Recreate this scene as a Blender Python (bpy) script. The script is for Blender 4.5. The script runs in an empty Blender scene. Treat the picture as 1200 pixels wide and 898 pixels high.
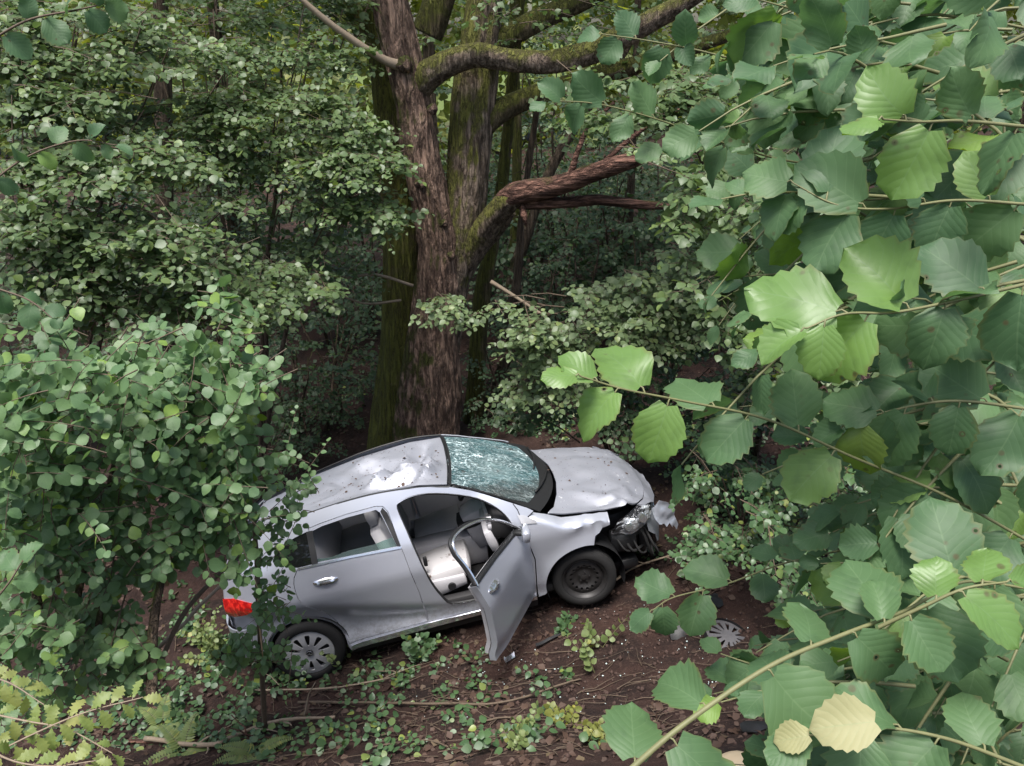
import bpy, math, random
import numpy as np
from mathutils import Matrix, Vector, geometry

# ------------------------------------------------------------------ camera, light, exposure
SC = bpy.context.scene
COL = SC.collection
R = math.radians
CAM_H, PITCH = 5.45, R(24.0)
FPX = 907.0                                   # focal length in pixels of a 1200 px wide picture
cam_d = bpy.data.cameras.new('camera')
cam_d.sensor_width = 36.0
cam_d.lens = 36.0 * FPX / 1200.0
cam_d.clip_start, cam_d.clip_end = 0.05, 2000.0
cam = bpy.data.objects.new('camera', cam_d)
COL.objects.link(cam)
cam.location = (0, 0, CAM_H)
cam.rotation_euler = (R(90) - PITCH, 0, 0)
SC.camera = cam

SUN_EL, SUN_AZ = R(72), R(205)                # azimuth measured clockwise from +Y
world = bpy.data.worlds.new('World')
SC.world = world
world.use_nodes = True
wn = world.node_tree.nodes
wn.clear()
w_out = wn.new('ShaderNodeOutputWorld')
w_bg = wn.new('ShaderNodeBackground')
w_sky = wn.new('ShaderNodeTexSky')
w_sky.sky_type = 'NISHITA'
w_sky.sun_disc = False
w_sky.sun_elevation = SUN_EL
w_sky.sun_rotation = SUN_AZ
w_sky.dust_density = 3.5
w_sky.air_density = 1.2
w_sky.ozone_density = 0.6
w_bg.inputs['Strength'].default_value = 0.115
world.node_tree.links.new(w_sky.outputs[0], w_bg.inputs[0])
world.node_tree.links.new(w_bg.outputs[0], w_out.inputs[0])

sun_d = bpy.data.lights.new('sun', 'SUN')
sun_d.energy = 3.3
sun_d.angle = R(24)
sun_d.color = (1.0, 0.98, 0.95)
sun = bpy.data.objects.new('sun', sun_d)
COL.objects.link(sun)
to_sun = Vector((math.sin(SUN_AZ) * math.cos(SUN_EL), math.cos(SUN_AZ) * math.cos(SUN_EL), math.sin(SUN_EL)))
sun.rotation_euler = to_sun.to_track_quat('Z', 'Y').to_euler()
sun.location = (0, 0, 30)

vs = SC.view_settings
vs.view_transform = 'Standard'
vs.look = 'None'
vs.exposure = 0.9
vs.gamma = 1.0
vs.use_curve_mapping = False
SC.render.engine = 'CYCLES'
SC.cycles.use_denoising = True
SC.cycles.max_bounces = 7
SC.cycles.diffuse_bounces = 3
SC.cycles.glossy_bounces = 3
SC.cycles.transmission_bounces = 5
SC.cycles.transparent_max_bounces = 10
SC.cycles.caustics_reflective = False
SC.cycles.caustics_refractive = False

rng = np.random.default_rng(7)
random.seed(7)
CT, ST = math.cos(PITCH), math.sin(PITCH)
CAMP = np.array([0, 0, CAM_H])

def ray(px, py):
    a, b = (px - 600.0) / FPX, (py - 449.0) / FPX
    return np.array([a, CT - b * ST, -ST - b * CT])
def atD(px, py, d):                            # world point at axial depth d
    return CAMP + ray(px, py) * d
def atY(px, py, y):                            # world point at world y
    r = ray(px, py)
    return CAMP + r * (y / r[1])

# ------------------------------------------------------------------ numeric helpers
def nrm(v):
    v = np.asarray(v, float)
    return v / np.maximum(np.linalg.norm(v, axis=-1, keepdims=True), 1e-9)
def _hash(ix, iy, iz):
    h = (ix * 374761393 + iy * 668265263 + iz * 2147483647 + 1013904223) & 0xFFFFFFFF
    h = ((h ^ (h >> 13)) * 1274126177) & 0xFFFFFFFF
    h = ((h ^ (h >> 16)) * 2246822519) & 0xFFFFFFFF
    return ((h ^ (h >> 15)) & 0xFFFFFF) / float(0xFFFFFF) * 2 - 1
def vnoise(p):
    p = np.asarray(p, float)
    i = np.floor(p).astype(np.int64)
    f = p - i
    f = f * f * (3 - 2 * f)
    x, y, z = i[..., 0], i[..., 1], i[..., 2]
    fx, fy, fz = f[..., 0], f[..., 1], f[..., 2]
    def L(a, b, t): return a + (b - a) * t
    c = [[[_hash(x + a, y + b, z + d) for d in (0, 1)] for b in (0, 1)] for a in (0, 1)]
    return L(L(L(c[0][0][0], c[1][0][0], fx), L(c[0][1][0], c[1][1][0], fx), fy),
             L(L(c[0][0][1], c[1][0][1], fx), L(c[0][1][1], c[1][1][1], fx), fy), fz)
def fbm(p, oct=4):
    s, a = 0, 1.0
    p = np.asarray(p, float)
    for _ in range(oct):
        s = s + a * vnoise(p)
        p = p * 2.03 + 17.3
        a *= 0.5
    return s
def catmull(pts, n=8, closed=False):
    P = np.asarray(pts, float)
    if closed:
        Q = np.vstack([P[-1:], P, P[:2]])
        segs = len(P)
    else:
        Q = np.vstack([2 * P[:1] - P[1:2], P, 2 * P[-1:] - P[-2:-1]])
        segs = len(P) - 1
    out = []
    for i in range(segs):
        p0, p1, p2, p3 = Q[i:i + 4]
        for t in np.arange(n) / n:
            out.append(0.5 * (2 * p1 + (p2 - p0) * t + (2 * p0 - 5 * p1 + 4 * p2 - p3) * t * t + (3 * p1 - p0 - 3 * p2 + p3) * t ** 3))
    if not closed:
        out.append(P[-1])
    return np.array(out)

# ------------------------------------------------------------------ object helpers
def tag(o, label=None, cat=None, group=None, kind=None):
    if label: o['label'] = label
    if cat: o['category'] = cat
    if group: o['group'] = group
    if kind: o['kind'] = kind
    return o
def empty(name, loc, label, cat, group=None):
    o = bpy.data.objects.new(name, None)
    o.empty_display_size = 0.1
    COL.objects.link(o)
    o.location = tuple(float(a) for a in loc)
    return tag(o, label, cat, group)
def np_mesh(name, V, F, uv=None, attr=None, smooth=True, sharp=None):
    """V (n,3); F: array (m,3) or (m,4) or list of such arrays."""
    me = bpy.data.meshes.new(name)
    Fs = [np.asarray(f) for f in (F if isinstance(F, list) else [F]) if len(f)]
    V = np.asarray(V, np.float32)
    me.vertices.add(len(V))
    me.vertices.foreach_set('co', V.ravel())
    loops = np.concatenate([f.ravel() for f in Fs]).astype(np.int32)
    sizes = np.concatenate([np.full(len(f), f.shape[1]) for f in Fs]).astype(np.int32)
    starts = np.concatenate([[0], np.cumsum(sizes)[:-1]]).astype(np.int32)
    me.loops.add(len(loops))
    me.loops.foreach_set('vertex_index', loops)
    me.polygons.add(len(sizes))
    me.polygons.foreach_set('loop_start', starts)
    me.polygons.foreach_set('loop_total', sizes)
    if uv is not None:
        l = me.uv_layers.new(name='UVMap')
        l.data.foreach_set('uv', np.asarray(uv, np.float32)[loops].ravel())
    if attr is not None:
        a = me.attributes.new('rnd', 'FLOAT', 'POINT')
        a.data.foreach_set('value', np.asarray(attr, np.float32))
    me.polygons.foreach_set('use_smooth', np.full(len(sizes), bool(smooth)))
    me.update(calc_edges=True)
    me.validate()
    if sharp is not None:
        me.set_sharp_from_angle(angle=R(sharp))
    return me
def mobj(name, me, mat, parent=None, kind=None, loc=None):
    o = bpy.data.objects.new(name, me)
    COL.objects.link(o)
    if mat is not None and len(me.materials) == 0:
        me.materials.append(mat)
    if parent is not None:
        o.parent = parent
    if kind: o['kind'] = kind
    if loc is not None: o.location = tuple(float(a) for a in loc)
    return o
def world_obj(name, V, F, mat, parent=None, kind=None, base=None, **kw):
    """vertices in world space; parent is an unrotated Empty (its location is removed)"""
    if parent is not None:
        b = np.array(parent.location)
        if parent.parent is not None: b = b + np.array(parent.parent.location)
        return mobj(name, np_mesh(name, np.asarray(V) - b, F, **kw), mat, parent, kind)
    if base is None: base = np.zeros(3)
    return mobj(name, np_mesh(name, np.asarray(V) - base, F, **kw), mat, None, kind, loc=base)

def tube_arrays(pts, radii, sides=8, cap=True, disp=None):
    P = np.asarray(pts, float)
    n = len(P)
    rad = np.broadcast_to(np.asarray(radii, float), (n,))
    T = nrm(np.gradient(P, axis=0))
    ref = np.array([0, 0, 1.0]) if abs(T[0][2]) < 0.9 else np.array([1.0, 0, 0])
    u = nrm(np.cross(T[0], ref))
    U = np.zeros((n, 3))
    for i in range(n):
        u = u - T[i] * np.dot(u, T[i])
        u = u / max(np.linalg.norm(u), 1e-9)
        U[i] = u
    W = np.cross(T, U)
    a = np.arange(sides) / sides * 2 * math.pi
    ca, sa = np.cos(a), np.sin(a)
    dirs = U[:, None, :] * ca[None, :, None] + W[:, None, :] * sa[None, :, None]
    r = np.repeat(rad[:, None], sides, 1)
    if disp is not None:
        ln = np.concatenate([[0], np.cumsum(np.linalg.norm(np.diff(P, axis=0), axis=1))])
        r = r + disp(np.repeat(ln[:, None], sides, 1), np.repeat(a[None], n, 0), r, P[:, None, :] + dirs * r[..., None])
    V = (P[:, None, :] + dirs * r[..., None]).reshape(-1, 3)
    i, j = np.meshgrid(np.arange(n - 1), np.arange(sides), indexing='ij')
    j2 = (j + 1) % sides
    F = np.stack([i * sides + j, i * sides + j2, (i + 1) * sides + j2, (i + 1) * sides + j], -1).reshape(-1, 4)
    Fs = [F]
    if cap:
        V = np.vstack([V, P[:1], P[-1:]])
        k = n * sides
        jj = np.arange(sides)
        Fs.append(np.stack([np.full(sides, k), (jj + 1) % sides, jj], 1))
        Fs.append(np.stack([np.full(sides, k + 1), (n - 1) * sides + jj, (n - 1) * sides + (jj + 1) % sides], 1))
    return V, Fs
def join(parts):
    """parts: list of (V, [F...]) -> one (V, [quads, tris])"""
    Vs, q, t, off = [], [], [], 0
    for V, Fs in parts:
        for f in (Fs if isinstance(Fs, list) else [Fs]):
            f = np.asarray(f)
            if not len(f): continue
            (q if f.shape[1] == 4 else t).append(f + off)
        Vs.append(V)
        off += len(V)
    out = []
    if q: out.append(np.concatenate(q))
    if t: out.append(np.concatenate(t))
    return np.vstack(Vs), out

# ------------------------------------------------------------------ materials
MATS = {}
class NT:
    def __init__(s, name):
        s.m = bpy.data.materials.new(name)
        s.m.use_nodes = True
        s.t = s.m.node_tree
        s.t.nodes.clear()
        s.out = s.n('ShaderNodeOutputMaterial')
        MATS[name] = s.m
    def n(s, typ, **kw):
        nd = s.t.nodes.new(typ)
        for k, v in kw.items():
            setattr(nd, k, v)
        return nd
    def l(s, a, b): s.t.links.new(a, b)
    def val(s, sock, v):
        if hasattr(v, 'is_linked') or isinstance(v, bpy.types.NodeSocket): s.l(v, sock)
        else: sock.default_value = v
    def math(s, op, a, b=None, clamp=False):
        nd = s.n('ShaderNodeMath', operation=op, use_clamp=clamp)
        s.val(nd.inputs[0], a)
        if b is not None: s.val(nd.inputs[1], b)
        return nd.outputs[0]
    def mix(s, f, a, b):
        nd = s.n('ShaderNodeMix', data_type='RGBA')
        s.val(nd.inputs[0], f)
        s.val(nd.inputs[6], (*a, 1) if isinstance(a, tuple) and len(a) == 3 else a)
        s.val(nd.inputs[7], (*b, 1) if isinstance(b, tuple) and len(b) == 3 else b)
        return nd.outputs[2]
    def noise(s, scale, detail=4, vec=None, rough=.55):
        nd = s.n('ShaderNodeTexNoise')
        nd.inputs['Scale'].default_value = scale
        nd.inputs['Detail'].default_value = detail
        nd.inputs['Roughness'].default_value = rough
        if vec is not None: s.l(vec, nd.inputs['Vector'])
        return nd.outputs['Fac']
    def voro(s, scale, vec=None, feature='F1', rnd=1):
        nd = s.n('ShaderNodeTexVoronoi', feature=feature)
        nd.inputs['Scale'].default_value = scale
        nd.inputs['Randomness'].default_value = rnd
        if vec is not None: s.l(vec, nd.inputs['Vector'])
        return nd
    def ramp(s, fac, stops):
        nd = s.n('ShaderNodeValToRGB')
        el = nd.color_ramp.elements
        while len(el) < len(stops): el.new(0.5)
        for e, (p, c) in zip(el, stops):
            e.position = p
            e.color = (*c, 1) if len(c) == 3 else c
        s.l(fac, nd.inputs[0])
        return nd.outputs[0]
    def smooth(s, v, lo, hi):
        nd = s.n('ShaderNodeMapRange', interpolation_type='SMOOTHSTEP')
        s.val(nd.inputs[0], v)
        nd.inputs[1].default_value, nd.inputs[2].default_value = lo, hi
        return nd.outputs[0]
    def obj(s, scale=None):
        c = s.n('ShaderNodeTexCoord').outputs['Object']
        if scale is None: return c
        m = s.n('ShaderNodeMapping')
        m.inputs['Scale'].default_value = scale
        s.l(c, m.inputs[0])
        return m.outputs[0]
    def bump(s, h, strength=.5, dist=.01):
        nd = s.n('ShaderNodeBump')
        nd.inputs['Strength'].default_value = strength
        nd.inputs['Distance'].default_value = dist
        s.l(h, nd.inputs['Height'])
        return nd.outputs[0]
    def pbr(s, col, rough=.5, metal=0, normal=None, spec=None, coat=None, coat_r=.05):
        b = s.n('ShaderNodeBsdfPrincipled')
        s.val(b.inputs['Base Color'], (*col, 1) if isinstance(col, tuple) and len(col) == 3 else col)
        s.val(b.inputs['Roughness'], rough)
        s.val(b.inputs['Metallic'], metal)
        if spec is not None: b.inputs['Specular IOR Level'].default_value = spec
        if coat is not None:
            b.inputs['Coat Weight'].default_value = coat
            b.inputs['Coat Roughness'].default_value = coat_r
        if normal is not None: s.l(normal, b.inputs['Normal'])
        return b.outputs[0]
    def done(s, sh):
        s.l(sh, s.out.inputs[0])
        return s.m

def simple(name, col, rough=.5, metal=0, nscale=None, namt=.25, bump=0, **kw):
    t = NT(name)
    c, nr = col, None
    if nscale:
        f = t.noise(nscale, 5, t.obj())
        c = t.mix(f, tuple(x * (1 - namt) for x in col), tuple(min(1, x * (1 + namt)) for x in col))
        if bump: nr = t.bump(f, bump, .01)
    return t.done(t.pbr(c, rough, metal, nr, **kw))

def leaf_mat(name, cols, young=None, rough=.45, trans=.3, veins=True, spec=.5, vein_n=7.0, worn=False):
    """cols: two greens mixed per leaf; young: colour of the odd fresh leaf"""
    t = NT(name)
    at = t.n('ShaderNodeAttribute', attribute_name='rnd').outputs['Fac']
    oi = t.n('ShaderNodeObjectInfo').outputs['Random']
    r = t.math('FRACT', t.math('ADD', at, oi))
    stops = [(0, cols[0]), (.55, cols[1]), (.84, cols[0])]
    if young: stops += [(.90, cols[1]), (1.0, young)]
    col = t.ramp(r, stops)
    geo = t.n('ShaderNodeNewGeometry')
    n1 = t.noise(3.0, 3, geo.outputs['Position'])
    col = t.mix(t.math('MULTIPLY', n1, .5), col, tuple(a * .75 for a in cols[1]))
    normal = None
    if veins:
        uv = t.n('ShaderNodeSeparateXYZ')
        t.l(t.n('ShaderNodeUVMap').outputs[0], uv.inputs[0])
        u = t.math('ABSOLUTE', t.math('SUBTRACT', uv.outputs[0], .5))
        ph = t.math('SUBTRACT', uv.outputs[1], t.math('MULTIPLY', u, .75))
        ph = t.math('ADD', ph, t.math('MULTIPLY', t.noise(11.0, 2, geo.outputs['Position']), .16))
        tri = t.math('PINGPONG', t.math('MULTIPLY', ph, vein_n), .5)
        side = t.math('SUBTRACT', 1.0, t.smooth(tri, 0.0, .09))
        mid = t.math('SUBTRACT', 1.0, t.smooth(u, 0.0, .022))
        v = t.math('MAXIMUM', t.math('MULTIPLY', side, .55), mid)
        fine = t.noise(90.0, 2, geo.outputs['Position'])
        blot = t.noise(28.0, 3, geo.outputs['Position'])
        hgt = t.math('ADD', t.math('MULTIPLY', t.math('SINE', t.math('MULTIPLY', tri, 3.14159)), .6), t.math('MULTIPLY', fine, .35))
        normal = t.bump(hgt, .15, .003)
        col = t.mix(t.math('MULTIPLY', v, .24), col, (.20, .30, .15))
        col = t.mix(t.math('MULTIPLY', t.smooth(blot, .5, .75), .35), col, tuple(a * .55 for a in cols[0]))
    hole = None
    if worn:
        vb = t.voro(36.0, geo.outputs['Position']).outputs['Distance']
        area = t.noise(9.0, 2, geo.outputs['Position'])
        spot = t.math('MULTIPLY', t.math('SUBTRACT', 1.0, t.smooth(vb, .12, .24)), t.smooth(area, .50, .60))
        col = t.mix(t.math('MULTIPLY', spot, .75), col, (.085, .060, .028))
        edge = t.smooth(t.math('ADD', t.math('MULTIPLY', u, 2.0), t.math('MULTIPLY', area, .5)), 1.12, 1.3)
        col = t.mix(t.math('MULTIPLY', edge, .45), col, (.16, .15, .05))
        hole = t.math('MULTIPLY', t.math('LESS_THAN', vb, .10), t.math('GREATER_THAN', area, .59))
    b = t.pbr(col, rough, 0, normal, spec=spec)
    tr = t.n('ShaderNodeBsdfTranslucent')
    hs = t.n('ShaderNodeHueSaturation')
    hs.inputs['Hue'].default_value = .485
    hs.inputs['Saturation'].default_value = 1.25
    hs.inputs['Value'].default_value = 1.7
    t.l(col, hs.inputs['Color'])
    t.l(hs.outputs[0], tr.inputs[0])
    mx = t.n('ShaderNodeMixShader')
    mx.inputs[0].default_value = trans
    t.l(b, mx.inputs[1])
    t.l(tr.outputs[0], mx.inputs[2])
    if hole is not None:
        m2 = t.n('ShaderNodeMixShader')
        t.l(hole, m2.inputs[0]); t.l(mx.outputs[0], m2.inputs[1]); t.l(t.n('ShaderNodeBsdfTransparent').outputs[0], m2.inputs[2])
        return t.done(m2.outputs[0])
    return t.done(mx.outputs[0])

M_LEAF_FG = leaf_mat('hazel_leaf_large', ((.060, .126, .058), (.106, .190, .076)), (.20, .32, .05), rough=.52, trans=.32, worn=True, spec=.4)
M_LEAF_YOUNG = leaf_mat('hazel_leaf_young', ((.13, .235, .065), (.17, .29, .075)), (.28, .34, .06), rough=.40, trans=.36, worn=True)
M_LEAF_OLD = leaf_mat('hazel_leaf_faded', ((.30, .29, .13), (.36, .34, .18)), rough=.6, trans=.25)
M_LEAF_L = leaf_mat('hazel_leaf_mid', ((.084, .162, .068), (.135, .225, .088)), (.24, .36, .06), rough=.48, trans=.3)
M_LEAF_BG = leaf_mat('hazel_leaf_far', ((.072, .122, .050), (.120, .174, .068)), (.17, .24, .06), rough=.45, trans=.3, veins=False)
M_LEAF_PALE = leaf_mat('shrub_leaf_pale', ((.105, .160, .075), (.155, .21, .095)), (.22, .28, .09), rough=.45, trans=.3, veins=False)
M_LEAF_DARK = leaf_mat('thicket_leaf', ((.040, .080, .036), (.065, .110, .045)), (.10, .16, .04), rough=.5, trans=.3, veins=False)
M_LEAF_FAR = leaf_mat('woodland_leaf', ((.16, .20, .055), (.22, .26, .07)), (.28, .29, .09), rough=.55, trans=.45, veins=False)
M_LEAF_GROUND = leaf_mat('bramble_leaf', ((.050, .105, .045), (.080, .145, .055)), (.26, .30, .06), rough=.42, trans=.25, veins=False)
M_LEAF_OAK = leaf_mat('oak_leaf', ((.17, .24, .06), (.27, .30, .09)), (.36, .34, .12), rough=.5, trans=.35, vein_n=6.0)
M_LITTER = leaf_mat('dead_leaf', ((.050, .028, .018), (.085, .048, .032)), (.13, .10, .05), rough=.7, trans=.1, veins=False)

def bark_mat(name, c_dark, c_light, moss, moss_col=(.060, .066, .014), lichen=.25, grain=(1, 1, .09)):
    t = NT(name)
    o = t.obj()
    st = t.obj(grain)
    n = t.noise(22, 6, st, .6)
    n2 = t.noise(5, 4, o)
    col = t.mix(t.smooth(n, .35, .68), c_dark, c_light)
    col = t.mix(t.math('MULTIPLY', t.smooth(n2, .5, .7), .5), col, tuple(a * 1.35 for a in c_light))
    sp = t.noise(38, 3, o)
    col = t.mix(t.math('MULTIPLY', t.smooth(sp, .62, .72), lichen), col, (.30, .31, .27))
    geo = t.n('ShaderNodeNewGeometry')
    nz = t.n('ShaderNodeSeparateXYZ')
    t.l(geo.outputs['Normal'], nz.inputs[0])
    mm = t.math('ADD', t.math('MULTIPLY', t.noise(3.2, 5, o), 1.3), t.math('MULTIPLY', nz.outputs[2], .35))
    mm = t.math('ADD', mm, t.math('MULTIPLY', nz.outputs[0], -.16))
    mk = t.smooth(mm, 1.0 - moss, 1.22 - moss)
    mc = t.mix(t.noise(60, 3, o), tuple(a * .6 for a in moss_col), tuple(a * 1.5 for a in moss_col))
    col = t.mix(mk, col, mc)
    rid = t.math('ABSOLUTE', t.math('SUBTRACT', t.noise(15, 5, st, .6), .5))
    col = t.mix(t.math('MULTIPLY', t.math('SUBTRACT', 1.0, t.smooth(rid, .0, .04)), .8), col, tuple(a * .5 for a in c_dark))
    hb = t.math('ADD', t.math('ADD', n, t.math('MULTIPLY', t.smooth(rid, 0, .12), 1.2)), t.math('MULTIPLY', t.noise(120, 3, o), .35))
    return t.done(t.pbr(col, .85, 0, t.bump(hb, .9, .035), spec=.25))
M_BARK = bark_mat('oak_bark_red', (.085, .052, .039), (.40, .265, .195), .28, grain=(1, 1, .16))
M_BARK_MID = bark_mat('oak_bark_grey', (.085, .060, .042), (.33, .25, .19), .46, moss_col=(.125, .125, .030), grain=(1, 1, .16))
M_BARK_MOSS = bark_mat('oak_bark_mossy', (.075, .060, .030), (.22, .17, .10), .62, moss_col=(.115, .12, .026))
M_DEADWOOD = bark_mat('dead_wood_red', (.055, .027, .020), (.28, .15, .11), .02, lichen=.1, grain=(.09, 1, 1))
M_STEM = bark_mat('hazel_stem_bark', (.075, .052, .036), (.20, .145, .10), .20)
M_TWIG = simple('twig_bark', (.105, .075, .050), .8, nscale=60, namt=.4)
M_TWIG_GREEN = simple('green_twig', (.15, .15, .065), .6, nscale=60, namt=.3)
M_TWIG_PALE = simple('pale_twig', (.24, .185, .13), .8, nscale=50, namt=.35)
M_WOOD_PALE = simple('split_wood', (.46, .30, .18), .75, nscale=40, namt=.35, bump=.3)

# ------------------------------------------------------------------ leaf shapes
def leaf_shape(rows, cols, kind='hazel', fold=.16, droop=.16, serr=0.0, seed=0, wave=0.0, wid=1.0, twist=0.0):
    """unit leaf: base at origin, tip at +x, normal +z.  returns V, quads, uv"""
    g = np.random.default_rng(seed)
    s = np.linspace(0, 1, rows + 1)
    if kind == 'hazel':
        w = .46 * np.sin(math.pi * np.clip(s, 0, 1) ** .86) ** .58 if rows > 8 else .47 * np.sin(math.pi * np.clip(s, 0, 1) ** .76) ** .72
        w = np.where(s < .02, .10, w)
        if rows >= 5: w[-1] = .0
        else: w[-1] = .05
        w[0] = .16 if rows >= 5 else .12
    elif kind == 'oak':
        w = .30 * np.sin(math.pi * np.clip(s, 0, 1) ** 1.25) ** .7 * (1 + .28 * np.sin(s * 5.2 * 2 * math.pi))
        w[0], w[-1] = .02, .06
    elif kind == 'ivy':
        w = .42 * np.sin(math.pi * np.clip(s, 0, 1) ** .7) ** .75
        w[0], w[-1] = .15, 0
    elif kind == 'fern':
        w = .20 * np.sin(math.pi * np.clip(s, 0, 1) ** .7) ** .7
        w[0], w[-1] = .06, 0
    w = w * wid
    u = np.linspace(-1, 1, 2 * cols + 1)
    V = np.zeros((rows + 1, 2 * cols + 1, 3))
    skew = g.normal(0, .035)
    for i in range(rows + 1):
        ww = w[i]
        for j, uu in enumerate(u):
            x, y = s[i], uu * ww
            if serr and abs(uu) == 1 and 0 < i < rows:
                y *= 1 + serr * (1 if i % 2 else -1) + g.normal(0, serr * .6)
                x += serr * .35 * (1 if i % 2 else -.4)
            # cordate base: outer columns start behind the petiole
            if kind == 'hazel' and rows >= 5: x -= .055 * abs(uu) * max(0, 1 - s[i] * 5)
            z = fold * abs(y) + twist * y * s[i] - droop * s[i] ** 2 + wave * math.sin(7 * s[i] + 2.2 * uu + seed) * abs(uu)
            V[i, j] = (x * (1 - .08 * droop), y + skew * math.sin(math.pi * s[i]), z)
    k = 2 * cols + 1
    i, j = np.meshgrid(np.arange(rows), np.arange(2 * cols), indexing='ij')
    F = np.stack([i * k + j, i * k + j + 1, (i + 1) * k + j + 1, (i + 1) * k + j], -1).reshape(-1, 4)
    # winding so the normal is +z
    F = F[:, ::-1]
    UV = np.stack([np.tile(.5 + .5 * u, rows + 1), np.repeat(s, k)], 1)
    return V.reshape(-1, 3), F, UV
LEAF_HI = [leaf_shape(13, 2, fold=f, droop=d, serr=.06, seed=i, wave=wv * 1.5, wid=wd, twist=tw) for i, (f, d, wv, wd, tw) in enumerate(((.10, .16, .035, 1.0, .1), (.30, .30, .025, .92, -.3), (.04, .10, .05, 1.1, .2), (.16, .45, .03, 1.0, .0), (-.14, .25, .04, .95, .35), (.45, .15, .03, 1.05, -.1), (.05, .05, .06, .86, -.2), (.20, .60, .04, 1.02, .25), (-.05, -.12, .05, 1.05, .0), (.6, .3, .03, .95, .15)))]
LEAF_MID = [leaf_shape(6, 1, fold=f, droop=d, seed=i, serr=.03, wave=.02) for i, (f, d) in enumerate(((.14, .15), (.25, .28), (.05, .08), (-.08, .22)))]
LEAF_LOW = [leaf_shape(4, 1, fold=f, droop=d, seed=i) for i, (f, d) in enumerate(((.16, .15), (.28, .25), (.02, .08)))]
LEAF_TINY = [leaf_shape(2, 1, fold=f, droop=d, seed=i) for i, (f, d) in enumerate(((.16, .15), (.28, .25), (.02, .08)))]
LEAF_IVY = [leaf_shape(4, 1, 'ivy', fold=f, droop=d, seed=i) for i, (f, d) in enumerate(((.16, .15), (.3, .3), (.05, .1)))]
LEAF_OAK = [leaf_shape(22, 1, 'oak', fold=f, droop=d, seed=i, wave=.04) for i, (f, d) in enumerate(((.15, .2), (.3, .3), (.0, .12)))]
LEAF_FERN = [leaf_shape(3, 1, 'fern', fold=.1, droop=.15)]

def leaf_frames(D, N):
    D = nrm(D)
    N = nrm(N - D * np.sum(N * D, -1, keepdims=True))
    return D, np.cross(N, D), N
def leaves_arrays(P, D, N, S, shapes, rnd):
    P, D, N, S, rnd = map(np.asarray, (P, D, N, S, rnd))
    D, B, N = leaf_frames(D, N)
    which = np.random.default_rng(len(P)).integers(0, len(shapes), len(P))
    Vs, Fs, Us, As, off = [], [], [], [], 0
    for k, (v, f, uv) in enumerate(shapes):
        ix = np.nonzero(which == k)[0]
        if not len(ix): continue
        X = P[ix, None] + S[ix, None, None] * (v[None, :, 0:1] * D[ix, None] + v[None, :, 1:2] * B[ix, None] + v[None, :, 2:3] * N[ix, None])
        Vs.append(X.reshape(-1, 3))
        Fs.append((f[None] + (np.arange(len(ix)) * len(v))[:, None, None] + off).reshape(-1, f.shape[1]))
        Us.append(np.tile(uv, (len(ix), 1)))
        As.append(np.repeat(rnd[ix], len(v)))
        off += len(ix) * len(v)
    return np.vstack(Vs), np.concatenate(Fs), np.vstack(Us), np.concatenate(As)

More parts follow.
